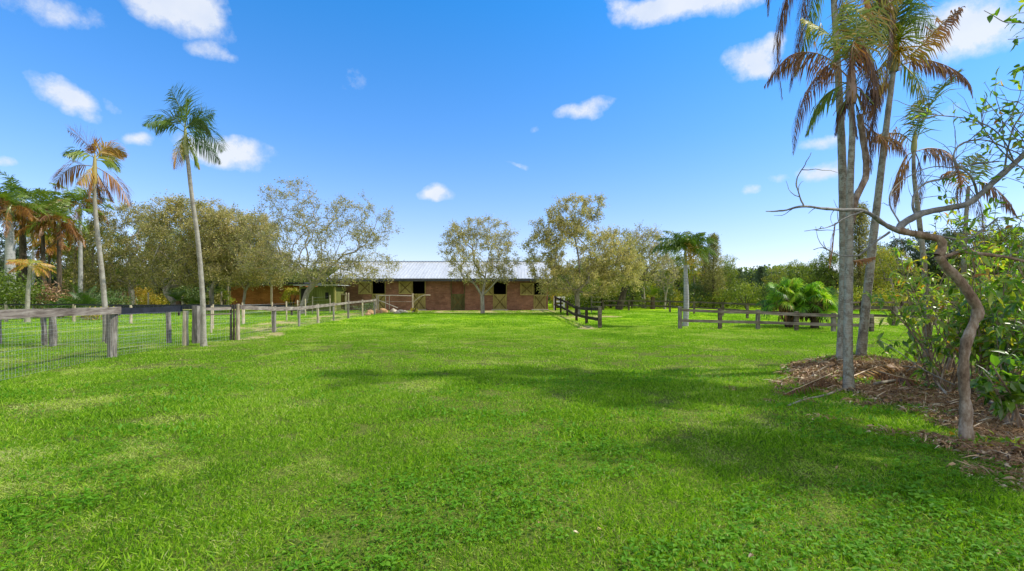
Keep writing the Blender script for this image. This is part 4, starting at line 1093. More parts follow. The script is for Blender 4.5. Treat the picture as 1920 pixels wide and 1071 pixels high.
for q in FR:
    mb = MB(); pts = sk(Y, *q[0]); dy = q[4] if len(q) > 4 else random.uniform(-.5, .5)
    pts[:, 1] += dy*np.linspace(0, 1, len(pts)); frond_path(mb, pts, q[2]*1.35, 54, q[1], .028, q[3]*1.1, rr=.014, sweep=.85, plume=.18, roll=random.choice((-1, 1))*random.uniform(.7, 1.3)); mb.build('frond', [M_palm, M_rach], t)
mb = MB()
for _ in range(26): mb.tube(smooth_path([P(351, 262, Y), P(351, 262, Y)+rdir(1)[0]*.15, P(353, 285, Y)+rdir(1)[0]*[.22, .22, .25]], 3), .008, 3, .3)
mb.build('flower_stalk', M_rach, t)

Y = 15.6
t = thing('slender_palm', 'shorter slender palm with dying orange fronds, rising behind the near left rail', 'palm tree', base_at(199, Y))
palm_trunk(t, [P(199, 642, Y), P(197, 580, Y), P(190, 500, Y), P(182, 430, Y), P(178, 380, Y), P(177, 340, Y)], .080, .048, M_pbark)
crownshaft(t, P(177, 345, Y), P(178, 290, Y), .058, .6)
FR = [([(177, 300), (158, 270), (135, 252), (110, 238)], (.85, .95), .5, .2, .3), ([(178, 296), (190, 276), (205, 274), (216, 284)], (.6, .68), .4, .5), ([(178, 292), (172, 275), (168, 262)], (.62, .85), .35, .3),
      ([(178, 296), (165, 290), (155, 300)], (.45, .3), .35, .8, -.6), ([(178, 300), (195, 300), (200, 312)], (.4, .35), .35, .8, .5), ([(177, 312), (150, 312), (128, 330), (118, 358)], (.68, .9), .5, .9),
      ([(178, 312), (200, 328), (214, 350), (222, 380)], (.72, .85), .5, 1.1), ([(177, 308), (176, 330), (173, 350)], (.58, .64), .45, 1.2, -.5), ([(178, 315), (180, 345), (184, 368)], (.7, .95), .45, 1.3, -.3),
      ([(177, 318), (175, 345), (178, 372)], (.85, .97), .42, 1.4, .3), ([(178, 318), (186, 350), (188, 372)], (.75, .9), .35, 1.4, .5), ([(178, 300), (186, 285), (190, 272)], (.5, .6), .35, .4, .6)]
for q in FR:
    mb = MB(); pts = sk(Y, *q[0]); dy = q[4] if len(q) > 4 else random.uniform(-.5, .5)
    pts[:, 1] += dy*np.linspace(0, 1, len(pts)); frond_path(mb, pts, q[2]*1.35, 48, q[1], .030, q[3]*1.1, rr=.014, miss=.05, sweep=.85, plume=.18, roll=random.choice((-1, 1))*random.uniform(.6, 1.3)); mb.build('frond', [M_palm, M_rach], t)

Y = 26.
t = thing('young_palm', 'small palm with flat rusty orange crown between the royal palm trunks', 'palm tree', base_at(52, Y))
palm_trunk(t, [P(51, 606, Y), P(52, 560, Y), P(55, 520, Y), P(56, 498, Y)], .11, .07, M_pbark)
palm_fronds(t, P(56, 498, Y), [(a+random.uniform(-15, 15), random.uniform(-5, 50), random.uniform(.9, 1.25), random.uniform(50, 85), (random.uniform(.45, .65), random.uniform(.6, .8))) for a in range(0, 360, 30)], [M_palm, M_rach], .42, 24, .035)

# royal palms behind, each with brown hanging skirts
def feather_palm(nm, lb, px_, Y, top, r, ntop, flen, tints, mat=M_royal, cat='palm tree', group=None, seed=0, drop=(60, 100), ll=.8, nn=40, n2=7, foot=None, w=.065, rot=0):
    t = thing(nm, lb, cat, base_at(px_, Y), group)
    if px_ < 300: top -= 24; ntop += 3; n2 += 8
    h = P(px_, top, Y)
    palm_trunk(t, [(PX(px_, Y), Y, -.05), (PX(px_, Y)+.05, Y, h[2]*.4), (h[0], Y, h[2]*.95)], r, r*.62, mat, 1.25, .12)
    crownshaft(t, (h[0], Y, h[2]*.92), (h[0], Y, h[2]+.5), r*.62, .25)
    fr = []
    for k in range(ntop): fr.append((rot+k*360/ntop+random.uniform(-18, 18), random.uniform(0, 85), flen*random.uniform(.9, 1.25), random.uniform(*drop), (tints[0]+random.uniform(-.06, .06), tints[0]+.08)))
    for k in range(n2): fr.append((k*360/max(n2, 1)+random.uniform(-25, 25), random.uniform(-35, 35), flen*random.uniform(.8, 1.1), random.uniform(60, 95), (tints[1]+random.uniform(-.16, .12), tints[1]+random.uniform(-.08, .1))))
    palm_fronds(t, (h[0], Y, h[2]+.35), fr, [M_palm, M_rach], ll, nn, w, plume=.45, rr=.02)
    return t
feather_palm('royal_palm', 'thick white-trunked royal palm at the far left edge with drooping brown fronds', 18, 36, 425, .33, 9, 2.9, (.28, .82), n2=8)
feather_palm('royal_palm', 'royal palm on dark trunk just right of the thick white-trunked palm', 42, 39, 415, .27, 10, 2.8, (.25, .85), M_barkd, n2=6)
feather_palm('royal_palm', 'dark-trunked palm with the largest skirt of tan dead fronds, left of the dense trees', 110, 38, 447, .17, 7, 2.7, (.33, .84), M_barkd, n2=9)
feather_palm('royal_palm', 'pale thin-trunked palm crown rising behind the dying slender palm', 150, 43, 415, .17, 10, 2.6, (.3, .78), n2=4)
feather_palm('royal_palm', 'bushy-crowned palm behind, between the dark trunk and the tan-skirted palm', 80, 42, 430, .18, 9, 2.8, (.35, .8), M_barkd, n2=6)
feather_palm('royal_palm', 'yellowing thin palm in the gap between royal palm trunks', 62, 45, 470, .12, 8, 1.9, (.48, .6), n2=2)
feather_palm('royal_palm', 'thin distant palm with low yellow-green crown beside the dark fern palms', 92, 47, 490, .12, 8, 1.9, (.42, .7), M_barkd, n2=3)
for k, px_ in enumerate((140, 150, 159, 168)):
    t = thing('bare_palm_trunk', 'slim grey bare trunk among a row seen under the dense trees at the left', 'tree trunk', base_at(px_, 46+k*.4), 'slim bare trunks at the left')
    palm_trunk(t, [(PX(px_, 46), 46+k*.4, -.05), (PX(px_, 46), 46+k*.4, 3), (PX(px_, 46)+.1, 46+k*.4, 6)], .13, .1, M_bark)

# royal palm standing at the end of the right fence
Y = 23.
t = feather_palm('royal_palm', 'smooth grey royal palm with orange fruit bunch at the left end of the two-rail fence', 1285, Y, 488, .125, 0, 2., (.2, .8), n2=0)
hd = P(1285, 470, Y)
for az_, el_, ln, dr, ti in [(165, 35, 1.7, 90, .18), (15, 35, 1.7, 95, .16), (-35, 60, 1.7, 110, .2), (215, 50, 1.7, 105, .2), (175, 50, 1.75, 115, .2), (150, 65, 1.6, 100, .18), (200, 25, 1.6, 85, .22), (5, 55, 1.8, 105, .18), (-20, 30, 1.6, 100, .2), (35, 60, 1.5, 100, .2), (90, 50, 1.6, 100, .2), (-90, 60, 1.3, 110, .22), (-60, 20, 1.4, 90, .25), (-130, 30, 1.4, 95, .22), (-5, 5, 1.3, 80, .32), (60, 75, 1.4, 60, .18), (170, 78, 1.5, 80, .2), (10, 76, 1.5, 85, .2), (-45, 75, 1.3, 90, .22), (225, 72, 1.4, 90, .2)]:
    mb = MB(); frond_path(mb, arc(hd, math.radians(az_), math.radians(el_), ln, math.radians(dr*.95)), .5, 54, (ti, ti+.08), .030, 1.0, plume=.5, rr=.014); mb.build('frond', [M_palm, M_rach], t)
mb = MB(); mb.tube([hd, hd+[.05, .1, .5], hd+[.12, .1, 1.05]], [.02, .012, .003], 4, .3); mb.build('spear_leaf', M_rach, t)
for cx_, n_ in ((.12, 380), (.5, 110)):
    mb = MB(); c = hd+np.array([cx_*.8, -.38, -.12]); p = c+rng.standard_normal((n_, 3))*[.12, .1, .28]
    d = rdir(n_, -1.2); mb.leaf(p, d, rdir(n_), .12, .035, np.clip(.5+.25*rng.standard_normal(n_), 0, 1)); mb.build('fruit_bunch', M_fruit, t)

# two squat fan palms behind the fence
for px_, Y, R_, n_, lb in ((1479, 22.4, 1.15, 44, 'left of two squat fan palms, taller with brown dead leaves at its centre'), (1527, 21.9, 1.05, 40, 'right of two squat fan palms, lower and rounder, bright green leaves')):
    hz_ = 1.15 if px_ < 1500 else .95
    t = thing('fan_palm', lb, 'palm tree', base_at(px_, Y)); x = PX(px_, Y)
    mb = MB(); mb.tube([(x, Y, -.05), (x, Y, .3), (x, Y, hz_)], [.17, .2, .22], 10, .1, rough=.1); mb.build('trunk', M_skirt, t, smooth=True)
    mb = MB(); k = 260; p = np.stack([x+rng.standard_normal(k)*.28, Y+rng.standard_normal(k)*.25, .55+.7*rng.random(k)], 1)
    mb.blade(p, nrmz(rdir(k)*.6+np.array([0, 0, -1.])), rdir(k), .45, .05, .5, np.clip((.12 if px_ > 1500 else .55)+.2*rng.standard_normal(k), 0, 1)); mb.build('dead_leaf_skirt', M_skirt, t)
    hub0 = np.array([x, Y, hz_+.1])
    for k in range(n_):
        a = k*2.399+random.uniform(-.2, .2); el_ = math.radians(-18+100*((k+.5)/n_)**.9)
        d = np.array([math.cos(el_)*math.cos(a), math.cos(el_)*math.sin(a), math.sin(el_)]); ln = R_*random.uniform(.5, .9)
        hub = hub0+d*ln-np.array([0, 0, .12*ln])
        mb = MB(); mb.tube([hub0, hub0+d*ln*.5, hub], .012, 4, .3, 1)
        dd = nrmz(d+np.array([0, 0, -.35])); fan(mb, hub, dd, random.uniform(.5, .72), .50+.1*math.sin(el_)+random.uniform(-.3, .2), 26, 2.4, .13, .065, .8, random.uniform(-1.1, 1.1))
        mb.build('fan_frond', [M_fan, M_rach], t)

# ------------------------------------------------------------ shrubs
def shrub(name, label, px_, Y, w_, h, mat, n, L, W, tm, ts=.16, cat='shrub', group=None, stems=7, z0=.0):
    x = PX(px_, Y); t = thing(name, label, cat, (x, Y, 0), group)
    mb = MB()
    for k in range(stems):
        a = random.uniform(0, 2*PI); mb.tube(smooth_path([(x, Y, -.03), (x+math.cos(a)*w_*.15, Y+math.sin(a)*w_*.15, h*.45), (x+math.cos(a)*w_*.36, Y+math.sin(a)*w_*.3, h*.85)], 3), [.03]*4+[.012]*3, 4, .5)
    mb.build('stem', M_barkd, t)
    mb = MB(); nc = max(8, n//60); cen = rdir(nc, .35)*(.35+.65*rng.random((nc, 1))**.5)*np.array([w_/2, w_/2.4, h/2])+[x, Y, z0+h*.52]
    cr = (.12+.12*rng.random(nc))*w_
    i = rng.integers(0, nc, n); p = cen[i]+rng.standard_normal((n, 3))*cr[i][:, None]*[.6, .6, .45]
    p[:, 2] = np.maximum(p[:, 2], .03)
    ct = rng.standard_normal(nc)*ts*.7
    mb.leaf(p, nrmz(rdir(n)+np.array([0, 0, -.2])), nrmz(rdir(n)+np.array([0, 0, .9])), L*(.6+.8*rng.random(n)), W*(.6+.8*rng.random(n)), np.clip(tm+ct[i]+rng.standard_normal(n)*ts*.7, 0, 1))
    mb.build('foliage', mat, t); return t
def fern_palm(label, px_, Y, R_, n_, tint, h=.5, name='cycad', cat='cycad', el=(5, 75), ll=.3):
    x = PX(px_, Y); t = thing(name, label, cat, (x, Y, 0))
    mb = MB(); mb.tube([(x, Y, -.05), (x, Y, h)], [.22, .2], 8, .2, rough=.1); mb.build('trunk', M_skirt, t)
    for k in range(n_):
        mb = MB(); frond_path(mb, arc((x, Y, h), k*2.399, math.radians(random.uniform(*el)), R_*random.uniform(.8, 1.1), math.radians(random.uniform(45, 80))), ll, 26, tint+random.uniform(-.06, .06), .035, .3, rr=.014); mb.build('frond', [M_palm, M_rach], t)
fern_palm('large dark green cycad mound under the dying palm', 160, 30, 2.0, 34, .1, .5, ll=.42)
fern_palm('smaller dark green cycad left of the large dark mound', 112, 31, 1.5, 24, .12, .4, ll=.36)
fern_palm('broad green fern palm in the dark under the tallest olive tree', 335, 41, 1.5, 20, .2, .9, 'fern_palm', 'palm')
fern_palm('green fern palm right of the slanting dark trunk', 372, 40.5, 1.3, 18, .22, .6, 'fern_palm', 'palm')
fern_palm('light green banana-like palm in the shrubs right of the leaning tree', 1224, 47, 1.5, 12, .36, 1.2, 'fern_palm', 'palm', (40, 85), .35)
SH = [(12, 29, 3.2, 2.6, M_yg, 2600, .16, .06, .42, 'leafy green shrub at the far left edge beneath the thick white trunk'),
      (-18, 31, 3.4, 3., M_dk, 2000, .16, .06, .6, 'dark green shrub cut by the left frame edge'),
      (42, 31, 2.4, 1.9, M_yg, 1800, .15, .06, .35, 'green shrub behind the young orange-crowned palm'),
      (80, 33, 3.0, 2.0, M_litter, 2600, .22, .05, .45, 'rusty brown dry shrub left of the cycads'),
      (200, 35, 3.2, 1.6, M_dk, 2400, .16, .05, .7, 'dark green low shrub to the right of the cycad mound'),
      (180, 28.5, 1.6, .6, M_yg, 900, .12, .05, .75, 'low yellow-green plant at the foot of the cycad mound'),
      (225, 47, 2.6, 1.5, M_litter, 1600, .18, .07, .75, 'pale orange dry shrub beyond the paddock, under the leftmost dense tree'),
      (262, 49, 2.4, 2.0, M_yg, 1500, .16, .07, .95, 'golden yellow shrub between two grey stakes under the trees'),
      (300, 47, 4.2, 1.1, M_yg, 2400, .15, .06, .85, 'low yellow hedge along the ground below the broad tree'),
      (345, 48, 4.0, 2.2, M_dk, 2600, .18, .07, .75, 'dark shrub mass behind the tallest olive tree trunk'),
      (420, 44.5, 1.4, 1.9, M_yg, 900, .14, .06, .5, 'bright green young shrub left of the brown outbuilding'),
      (548, 42.5, 1.3, 2.1, M_yg, 1300, .14, .06, .72, 'bright yellow-green shrub just left of the green shed'),
      (680, 37.5, 1.1, .75, M_dk, 700, .08, .03, .9, 'small grey-green bush at the end of the wire fence'),
      (693, 40.2, 1., .7, M_dk, 600, .1, .04, .8, 'dark green plant behind the orange stones'),
      (776, 39.3, .55, .4, M_yg, 420, .08, .035, .72, 'bright yellow-green tuft at the foot of the gate post'),
      (1046, 50, 1.8, 2.2, M_yg, 1300, .15, .06, .8, 'yellow shrub showing past the right end of the barn'),
      (1070, 52, 2.6, 2.3, M_yg, 1400, .15, .06, .62, 'yellow-green shrub behind the forked tree trunk'),
      (1115, 51, 4.2, 2.0, M_yg, 2600, .15, .06, .78, 'golden shrub beneath the forked tree crown, right of the white fence'),
      (1145, 50, 2.6, 3.0, M_yg, 2000, .15, .06, .8, 'tall golden shrub left of the leaning dark trunk'),
      (1185, 49, 2.6, 3.4, M_yg, 2200, .15, .06, .48, 'green shrub immediately right of the leaning dark trunk'),
      (1208, 51, 2.2, 3.2, M_yg, 1700, .15, .06, .7, 'yellow-green upright shrub beyond the leaning tree'),
      (1248, 48.5, 2.0, 2.4, M_dk, 1500, .14, .05, .6, 'dark green shrub below the pinkish sparse tree'),
      (1262, 50, 2.2, 1.9, M_yg, 1400, .14, .05, .85, 'yellow shrub left of the royal palm trunk'),
      (1310, 50, 3.0, 2.6, M_dk, 2200, .15, .05, .7, 'dark green shrub right of the royal palm trunk'),
      (1352, 49, 2.6, 1.9, M_yg, 1700, .15, .05, .55, 'olive shrub below the tall feathery pine'),
      (1398, 48, 3.6, 2.5, M_yg, 2400, .15, .06, .66, 'rounded yellow-green shrub left of the fan palms'),
      (1440, 47, 2.2, 2.6, M_dk, 1700, .15, .05, .55, 'dark conical evergreen shrub just left of the fan palms'),
      (1600, 43, 3.6, 2.0, M_yg, 2400, .14, .05, .62, 'low green shrub seen between the ringed palm trunks'),
      (1668, 42, 4.0, 1.7, M_yg, 2400, .14, .05, .68, 'yellow-green low shrub right of the ringed palm trunks'),
      (1725, 41, 4.0, 1.9, M_dk, 2200, .14, .05, .75, 'grey-green shrub under the dark oak'),
      (1800, 40, 4.5, 2.4, M_yg, 2200, .14, .05, .5, 'green shrub behind the near crooked tree trunk'),
      (1880, 40, 4.5, 2.6, M_dk, 2200, .14, .05, .7, 'dark shrub deep behind the broad-leaved bush at the right edge')]
for px_, Y, w_, h, mt, n, L, W, tm, lb in SH: shrub('shrub', lb, px_, Y, w_, h, mt, n, L*1.1, W*1.25, tm)
for px_, Y, h in ((250, 44, 1.9), (278, 45, 1.6), (415, 44, 1.7), (342, 43, 1.3)):
    mb = MB(); wpost(mb, PX(px_, Y), Y, -.1, h, .09, (0, 0), .8); o_ = mb.build('stake', M_wpale, origin=(PX(px_, Y), Y, 0)); tag(o_, 'thin pale stake standing in the undergrowth below the left trees', 'stake', 'stakes under the left trees')

# ------------------------------------------------------------ background trees: a few kinds, copied
def proto_tree(kind):
    b = (0., 0., 0.)
    if kind == 'round':
        return make_tree('broadleaf_tree', 'x', 'tree', b, [np.array([[0, 0, 0], [.1, 0, 1.6]]), np.array([[.1, 0, 1.6], [-.8, .3, 3.2]]), np.array([[.1, 0, 1.6], [.9, -.3, 3.4]])],
            [(np.array([0, 0, 4.2]), (2.6, 2.4, 1.6), 3), (np.array([-1.4, .3, 3.2]), (1.5, 1.5, 1.2), 1.2), (np.array([1.5, 0, 3.4]), (1.5, 1.5, 1.3), 1.2), (np.array([.3, 0, 5.4]), (1.2, 1.2, .7), .6), (np.array([0, 0, 2.0]), (2.2, 2, .8), .8)], 150, .2, M_yg, M_barkd, 4, .6, 9, .17, .08, .5, .16, step=.6)
    if kind == 'loose':
        return make_tree('loose_tree', 'x', 'tree', b, [np.array([[0, 0, 0], [-.1, 0, 2.2]]), np.array([[-.1, 0, 2.2], [.3, .2, 4.6]])],
            [(np.array([.2, 0, 5.6]), (1.3, 1.2, 1.3), 1.4), (np.array([-.9, .2, 3.9]), (1.2, 1.2, 1.2), 1), (np.array([1., -.2, 4.1]), (1.1, 1.2, 1.), 1), (np.array([0, 0, 2.4]), (1.4, 1.4, .8), .8)], 110, .14, M_yg, M_bark, 4, .5, 7, .16, .07, .55, .18, step=.6, leafdrop=.15)
    if kind == 'oak':
        return make_tree('dark_oak', 'x', 'tree', b, [np.array([[0, 0, 0], [0, 0, 1.8]]), np.array([[0, 0, 1.8], [-1.2, 0, 3.4]]), np.array([[0, 0, 1.8], [1.2, .3, 3.6]])],
            [(np.array([0, 0, 4.6]), (3, 2.6, 1.7), 3), (np.array([-2, 0, 3.3]), (1.6, 1.6, 1.3), 1.2), (np.array([2, 0, 3.4]), (1.6, 1.6, 1.4), 1.2), (np.array([0, 0, 2.2]), (2.6, 2, .9), 1)], 190, .28, M_blue, M_barkd, 5, .55, 12, .16, .08, .4, .18, step=.6)
    if kind == 'bare':
        return make_tree('bare_tree', 'x', 'tree', b, [np.array([[0, 0, 0], [.1, 0, 1.4]]), np.array([[.1, 0, 1.4], [-.4, .1, 3.2]]), np.array([[.1, 0, 1.4], [.6, .1, 3.2]])],
            [(np.array([0, 0, 3.8]), (1.7, 1.4, 1.7), 1)], 130, .12, M_olive, M_twig, 5, .5, 3, .13, .06, .72, .15, step=.5, leafdrop=.3, twr=.008)
    # conifer kinds
    t = thing('feathery_pine' if kind == 'cas' else 'pine_tree', 'x', 'tree', b)
    mb = MB(); H = 6.; mb.tube([(0, 0, -.05), (.05, 0, H*.5), (0, 0, H)], [.11, .07, .012], 7, .5, rough=.05)
    A, B_, C_ = [], [], []; nb = 110 if kind == 'cas' else 90
    for k in range(nb):
        z = H*(.12+.87*(k/nb)); a = k*2.4; ln = (1.05 if kind == 'cas' else 1.7)*(1-(z/H)**1.6)*random.uniform(.5, 1.1)+.15; e = .7 if kind == 'cas' else .25
        d = np.array([math.cos(a), math.sin(a), e]); A.append([0, 0, z]); B_.append(np.array([0, 0, z])+d*ln*.5); C_.append(np.array([0, 0, z])+d*ln+[0, 0, -.05*ln])
    A, B_, C_ = map(np.array, (A, B_, C_)); twigs3(mb, A, B_, C_, .014); mb.build('trunk', M_barkd, t)
    mb = MB(); m_ = 70 if kind == 'cas' else 90; i = np.repeat(np.arange(nb), m_); s = .2+.85*rng.random(len(i))[:, None]
    p = A[i]+(C_[i]-A[i])*s+rng.standard_normal((len(i), 3))*.10
    d = nrmz(nrmz(C_[i]-A[i])*.6+rdir(len(i))*.9+np.array([0, 0, -.35 if kind == 'cas' else .2]))
    mb.leaf(p, d, rdir(len(i)), .2 if kind == 'cas' else .16, .035 if kind == 'cas' else .05, np.clip(.45+.18*rng.standard_normal(len(i)), 0, 1)); mb.build('crown', M_dense if kind == 'cas' else M_blue, t)
    return t
protos = {k: [proto_tree(k), 6.0 if k in ('cas', 'pine', 'round', 'oak', 'loose') else 5.4, False] for k in ('round', 'loose', 'oak', 'bare', 'cas', 'pine')}
protos['loose'][1] = 6.6
BT = [('bare', 1208, 50, 448, 1., 'half-bare grey tree right of the leaning dark tree'),
      ('loose', 1180, 56, 480, 1., 'loose yellow-green tree far behind the leaning dark trunk'),
      ('bare', 1246, 47, 498, .9, 'pinkish sparse tree left of the royal palm'),
      ('round', 1268, 58, 492, .9, 'yellow-green tree directly behind the royal palm trunk'),
      ('loose', 1302, 54, 478, .9, 'loose green tree peeking right of the royal palm crown'),
      ('cas', 1338, 50, 440, 1., 'tall feathery pine right of the royal palm'),
      ('cas', 1322, 55, 470, .9, 'shorter feathery pine close left of the tallest one'),
      ('loose', 1362, 56, 500, 1., 'thin yellowish tree right of the tall feathery pine'),
      ('round', 1362, 53, 512, .8, 'low round olive tree at the foot of the feathery pines'),
      ('pine', 1386, 64, 504, 1.1, 'dark bushy pine at the dip of the treeline'),
      ('pine', 1427, 62, 500, 1.3, 'broad blue-green pine left of the fan palms'),
      ('pine', 1412, 58, 524, 1., 'small blue-green pine in front of the treeline dip'),
      ('loose', 1455, 60, 514, 1.1, 'olive tree behind the taller fan palm'),
      ('round', 1488, 62, 504, .9, 'far rounded tree above the fan palms'),
      ('round', 1528, 56, 502, .8, 'rounded tree right above the lower fan palm'),
      ('round', 1562, 50, 486, .8, 'olive tree with rusty tones left of the ringed palm trunks'),
      ('cas', 1612, 46, 385, 1., 'very tall thin pine seen between the ringed palm trunks'),
      ('round', 1640, 48, 462, .75, 'yellow-green tree right of the ringed palm trunks'),
      ('loose', 1672, 44, 470, 1.1, 'loose golden-green tree before the dark oak'),
      ('oak', 1712, 50, 447, .95, 'big dark blue-green oak at the right'),
      ('oak', 1790, 52, 440, 1., 'second dark oak further right behind the crooked tree'),
      ('round', 1850, 46, 425, 1., 'green tree deep behind the broad-leaved bush'),
      ('oak', 1930, 48, 430, 1., 'dark oak partly cut by the right frame edge'),
      ('round', 1000, 60, 470, .8, 'yellow-green tree rising behind the barn roof, left of the forked tree'),
      ('round', 1040, 58, 480, .9, 'olive tree behind the right end of the barn'),
      ('round', 1100, 60, 475, .9, 'rounded tree behind the forked tree'),
      ('loose', 1135, 57, 500, 1.1, 'golden tree in the gap between forked tree and leaning tree'),
      ('round', 175, 52, 420, .9, 'green tree behind the slim bare trunks at the left'),
      ('oak', 120, 56, 470, 1., 'dark tree in the gaps between the royal palms'),
      ('round', 300, 54, 420, 1., 'green tree hidden behind the leftmost dense trees'),
      ('round', 380, 54, 430, 1., 'green tree behind the grey trunk right of the tall palm'),
      ('oak', 455, 54, 450, 1., 'dark tree rising behind the brown outbuilding'),
      ('loose', 20, 54, 480, 1.1, 'yellow-green tree behind the thick white palm trunk'),
      ('oak', -30, 50, 440, 1., 'dark tree cut by the left frame edge')]
for kind, px_, Y, top, wf, lb in BT:
    if 1170 < px_ < 1380 and kind != 'cas': top -= 16
    elif 1430 < px_ < 1600: top -= 12
    elif 600 < px_ < 1170: top += 14
    pr = protos[kind]; o = pr[0] if not pr[2] else copy_tree(pr[0]); pr[2] = True
    h = P(px_, top, Y)[2]; s = h/pr[1]
    o.location = (PX(px_, Y), Y, -.02); o.scale = (s*wf, s*wf, s); o.rotation_euler = (0, 0, random.uniform(0, 6.28)); o['label'] = lb

# undergrowth along the wood edges, right strip added for the dark under the trees
for nm, xa, xb, ya, yb, tm, hm, lb in (('undergrowth', 4.5, 62, 49, 57, .42, 1.5, 'tangled green and yellow undergrowth added to darken the wood edge on the right'), ('undergrowth', -62, -17, 50, 56, .5, 1.6, 'tangled dark and rusty undergrowth behind the left trees')):
    mb = MB(); n = 42000; xx = rng.uniform(xa, xb, n); yy = rng.uniform(ya, yb, n); hh = hm*(.35+vnoise(xx, yy, .5)*.8+vnoise(xx, yy, 1.7)*.4)
    mb.leaf(np.stack([xx, yy, hh*rng.random(n)**.8+.03], 1), rdir(n), nrmz(rdir(n)+np.array([0, -.4, .8])), .22, .12, np.clip(tm+.18*rng.standard_normal(n)+.7*(vnoise(xx+3, yy, .35)-.5), 0, 1))
    o_ = mb.build(nm, M_yg if xa > 0 else M_dense, origin=((xa+xb)/2, 53, 0)); tag(o_, lb, 'undergrowth', kind='stuff')
# distant woods closing the horizon
mb = MB(); n = 150000
xx = rng.uniform(-75, 95, n); yy = 66+3*vnoise(xx, xx*0, .2)*3+5*rng.random(n)
cl = vnoise(xx, yy*0+5, .33)
tp = 2.7+2.3*vnoise(xx, yy*0+7, .22)+1.3*vnoise(xx, yy*0+1, .8)+.5*vnoise(xx, yy*0+2, 2.2)
zz = tp*rng.random(n)**.7
mb.leaf(np.stack([xx, yy, zz], 1), rdir(n), nrmz(rdir(n)+np.array([0, -.5, .8])), .30, .2, np.clip(.38+.2*rng.standard_normal(n)+.5*(cl-.5), 0, 1), (0))
o_ = mb.build('woods', leaf_mat('mixed_wood_leaves', [(0, (.03, .06, .03)), (.3, (.07, .12, .045)), (.5, (.14, .19, .04)), (.75, (.28, .31, .05)), (1, (.46, .40, .09))], .4, .02, .5, .12, .8, 1.2), origin=(0, 70, 0)); tag(o_, 'dense mixed green wood directly beyond the last fences', 'woods', kind='stuff')

mb = MB(); n = 110000
xx = rng.uniform(-150, 170, n); yy = 82+16*rng.random(n)+.0*xx
tp = 3.6+2.0*vnoise(xx, yy*0+3, .16)+1.6*vnoise(xx, yy*0+9, .55)
zz = tp*rng.random(n)**.75
mb.leaf(np.stack([xx, yy, zz], 1), rdir(n), nrmz(rdir(n)+np.array([0, -.6, .8])), .55, .4, np.clip(.26+.2*rng.standard_normal(n)+.3*(vnoise(xx, yy, .3)-.5), 0, 1))
o_ = mb.build('woods', M_yg, origin=(0, 90, 0)); tag(o_, 'far mixed woods closing the horizon behind all the trees', 'woods', kind='stuff')
# ------------------------------------------------------------ clump of ringed palms at the right
def fronds_px(t, Y, lst, mats=None, n=44, w=.026):
    for q in lst:
        pts = sk(Y, *q[0]); dy = q[4] if len(q) > 4 else random.uniform(-.3, .3)
        pts[:, 1] += dy*np.linspace(0, 1, len(pts))**.8
        mb = MB(); L_ = np.linalg.norm(np.diff(pts, axis=0), axis=1).sum()
        dead = (q[1] if np.isscalar(q[1]) else q[1][0]) > .6
        frond_path(mb, pts, q[2]*1.35, int(max(16, L_/.024)), q[1] if not dead or np.isscalar(q[1]) else (min(1, q[1][0]+.06), min(1, q[1][1]+.03)), w*(.8 if dead else .95), q[3]*(1.9 if dead else 1.3), rr=.012, plume=.3, roll=random.uniform(-1, 1), tsd=.07, miss=.1 if (q[1] if np.isscalar(q[1]) else q[1][0]) > .7 else 0)
        mb.build('frond', mats or [M_palm, M_rach], t)
def bunch(t, c, spread, n, L, tint, nm='flower_stalk', down=.4, mat=None):
    mb = MB()
    for _ in range(n):
        d = nrmz(rdir(1)[0]+np.array([0, 0, down])); a = np.array(c); mb.tube(smooth_path([a, a+d*L*.5, a+d*L+np.array([0, 0, -.25*L])], 3), .007, 3, np.clip(tint+.15*random.gauss(0, 1), 0, 1))
    mb.build(nm, mat or M_fruit, t)
Y = 9.25
t = thing('ringed_palm', 'straight tallest ringed palm trunk leaving the top of the frame, leftmost in the clump', 'palm tree', (PX(1578, Y), Y, .15))
palm_trunk(t, [P(1578, 695, Y), P(1581, 600, Y), P(1583, 500, Y), P(1579, 300, Y), P(1571, 130, Y), P(1562, -20, Y), P(1558, -90, Y)], .090, .043, M_cbark, 1.6)
crownshaft(t, P(1558, -85, Y), P(1556, -150, Y), .07, .4)
fronds_px(t, Y, [([(1556, -130), (1600, -150), (1640, -60), (1668, 30), (1660, 120)], (.8, .95), .46, 2.), ([(1556, -130), (1610, -120), (1650, -20), (1650, 90), (1630, 210)], (.85, .97), .46, 2.2, -.3), ([(1556, -130), (1575, -80), (1590, 0), (1600, 100)], (.7, .95), .42, 1.6, .2), ([(1556, -130), (1500, -60), (1466, 60), (1478, 175)], (.8, .92), .42, 2.2), ([(1556, -130), (1525, -50), (1512, 60), (1503, 152)], (.82, .95), .38, 2.2, .4), ([(1556, -130), (1490, -120), (1450, -30), (1447, 20)], (.85, .9), .42, 1.8),
                 ([(1556, -130), (1580, -60), (1600, 20), (1608, 90)], (.62, .85), .42, 1.8, -.5), ([(1556, -130), (1545, -40), (1540, 40), (1530, 110)], (.3, .5), .42, 1.6, .7), ([(1556, -140), (1620, -180), (1690, -120)], .25, .5, .6),
                 ([(1556, -140), (1500, -200), (1430, -180)], .6, .5, .6), ([(1556, -140), (1570, -230), (1600, -300)], .22, .5, .4), ([(1556, -135), (1480, -150), (1400, -60)], .8, .5, .8, -1.5), ([(1556, -135), (1630, -120), (1700, -20), (1705, 30)], (.5, .75), .42, 1.2, 1.)])
Y = 8.0
t = thing('ringed_palm', 'nearest ringed palm trunk of the clump, topped by a dark knot of dead fronds', 'palm tree', (PX(1592, Y), Y, .02))
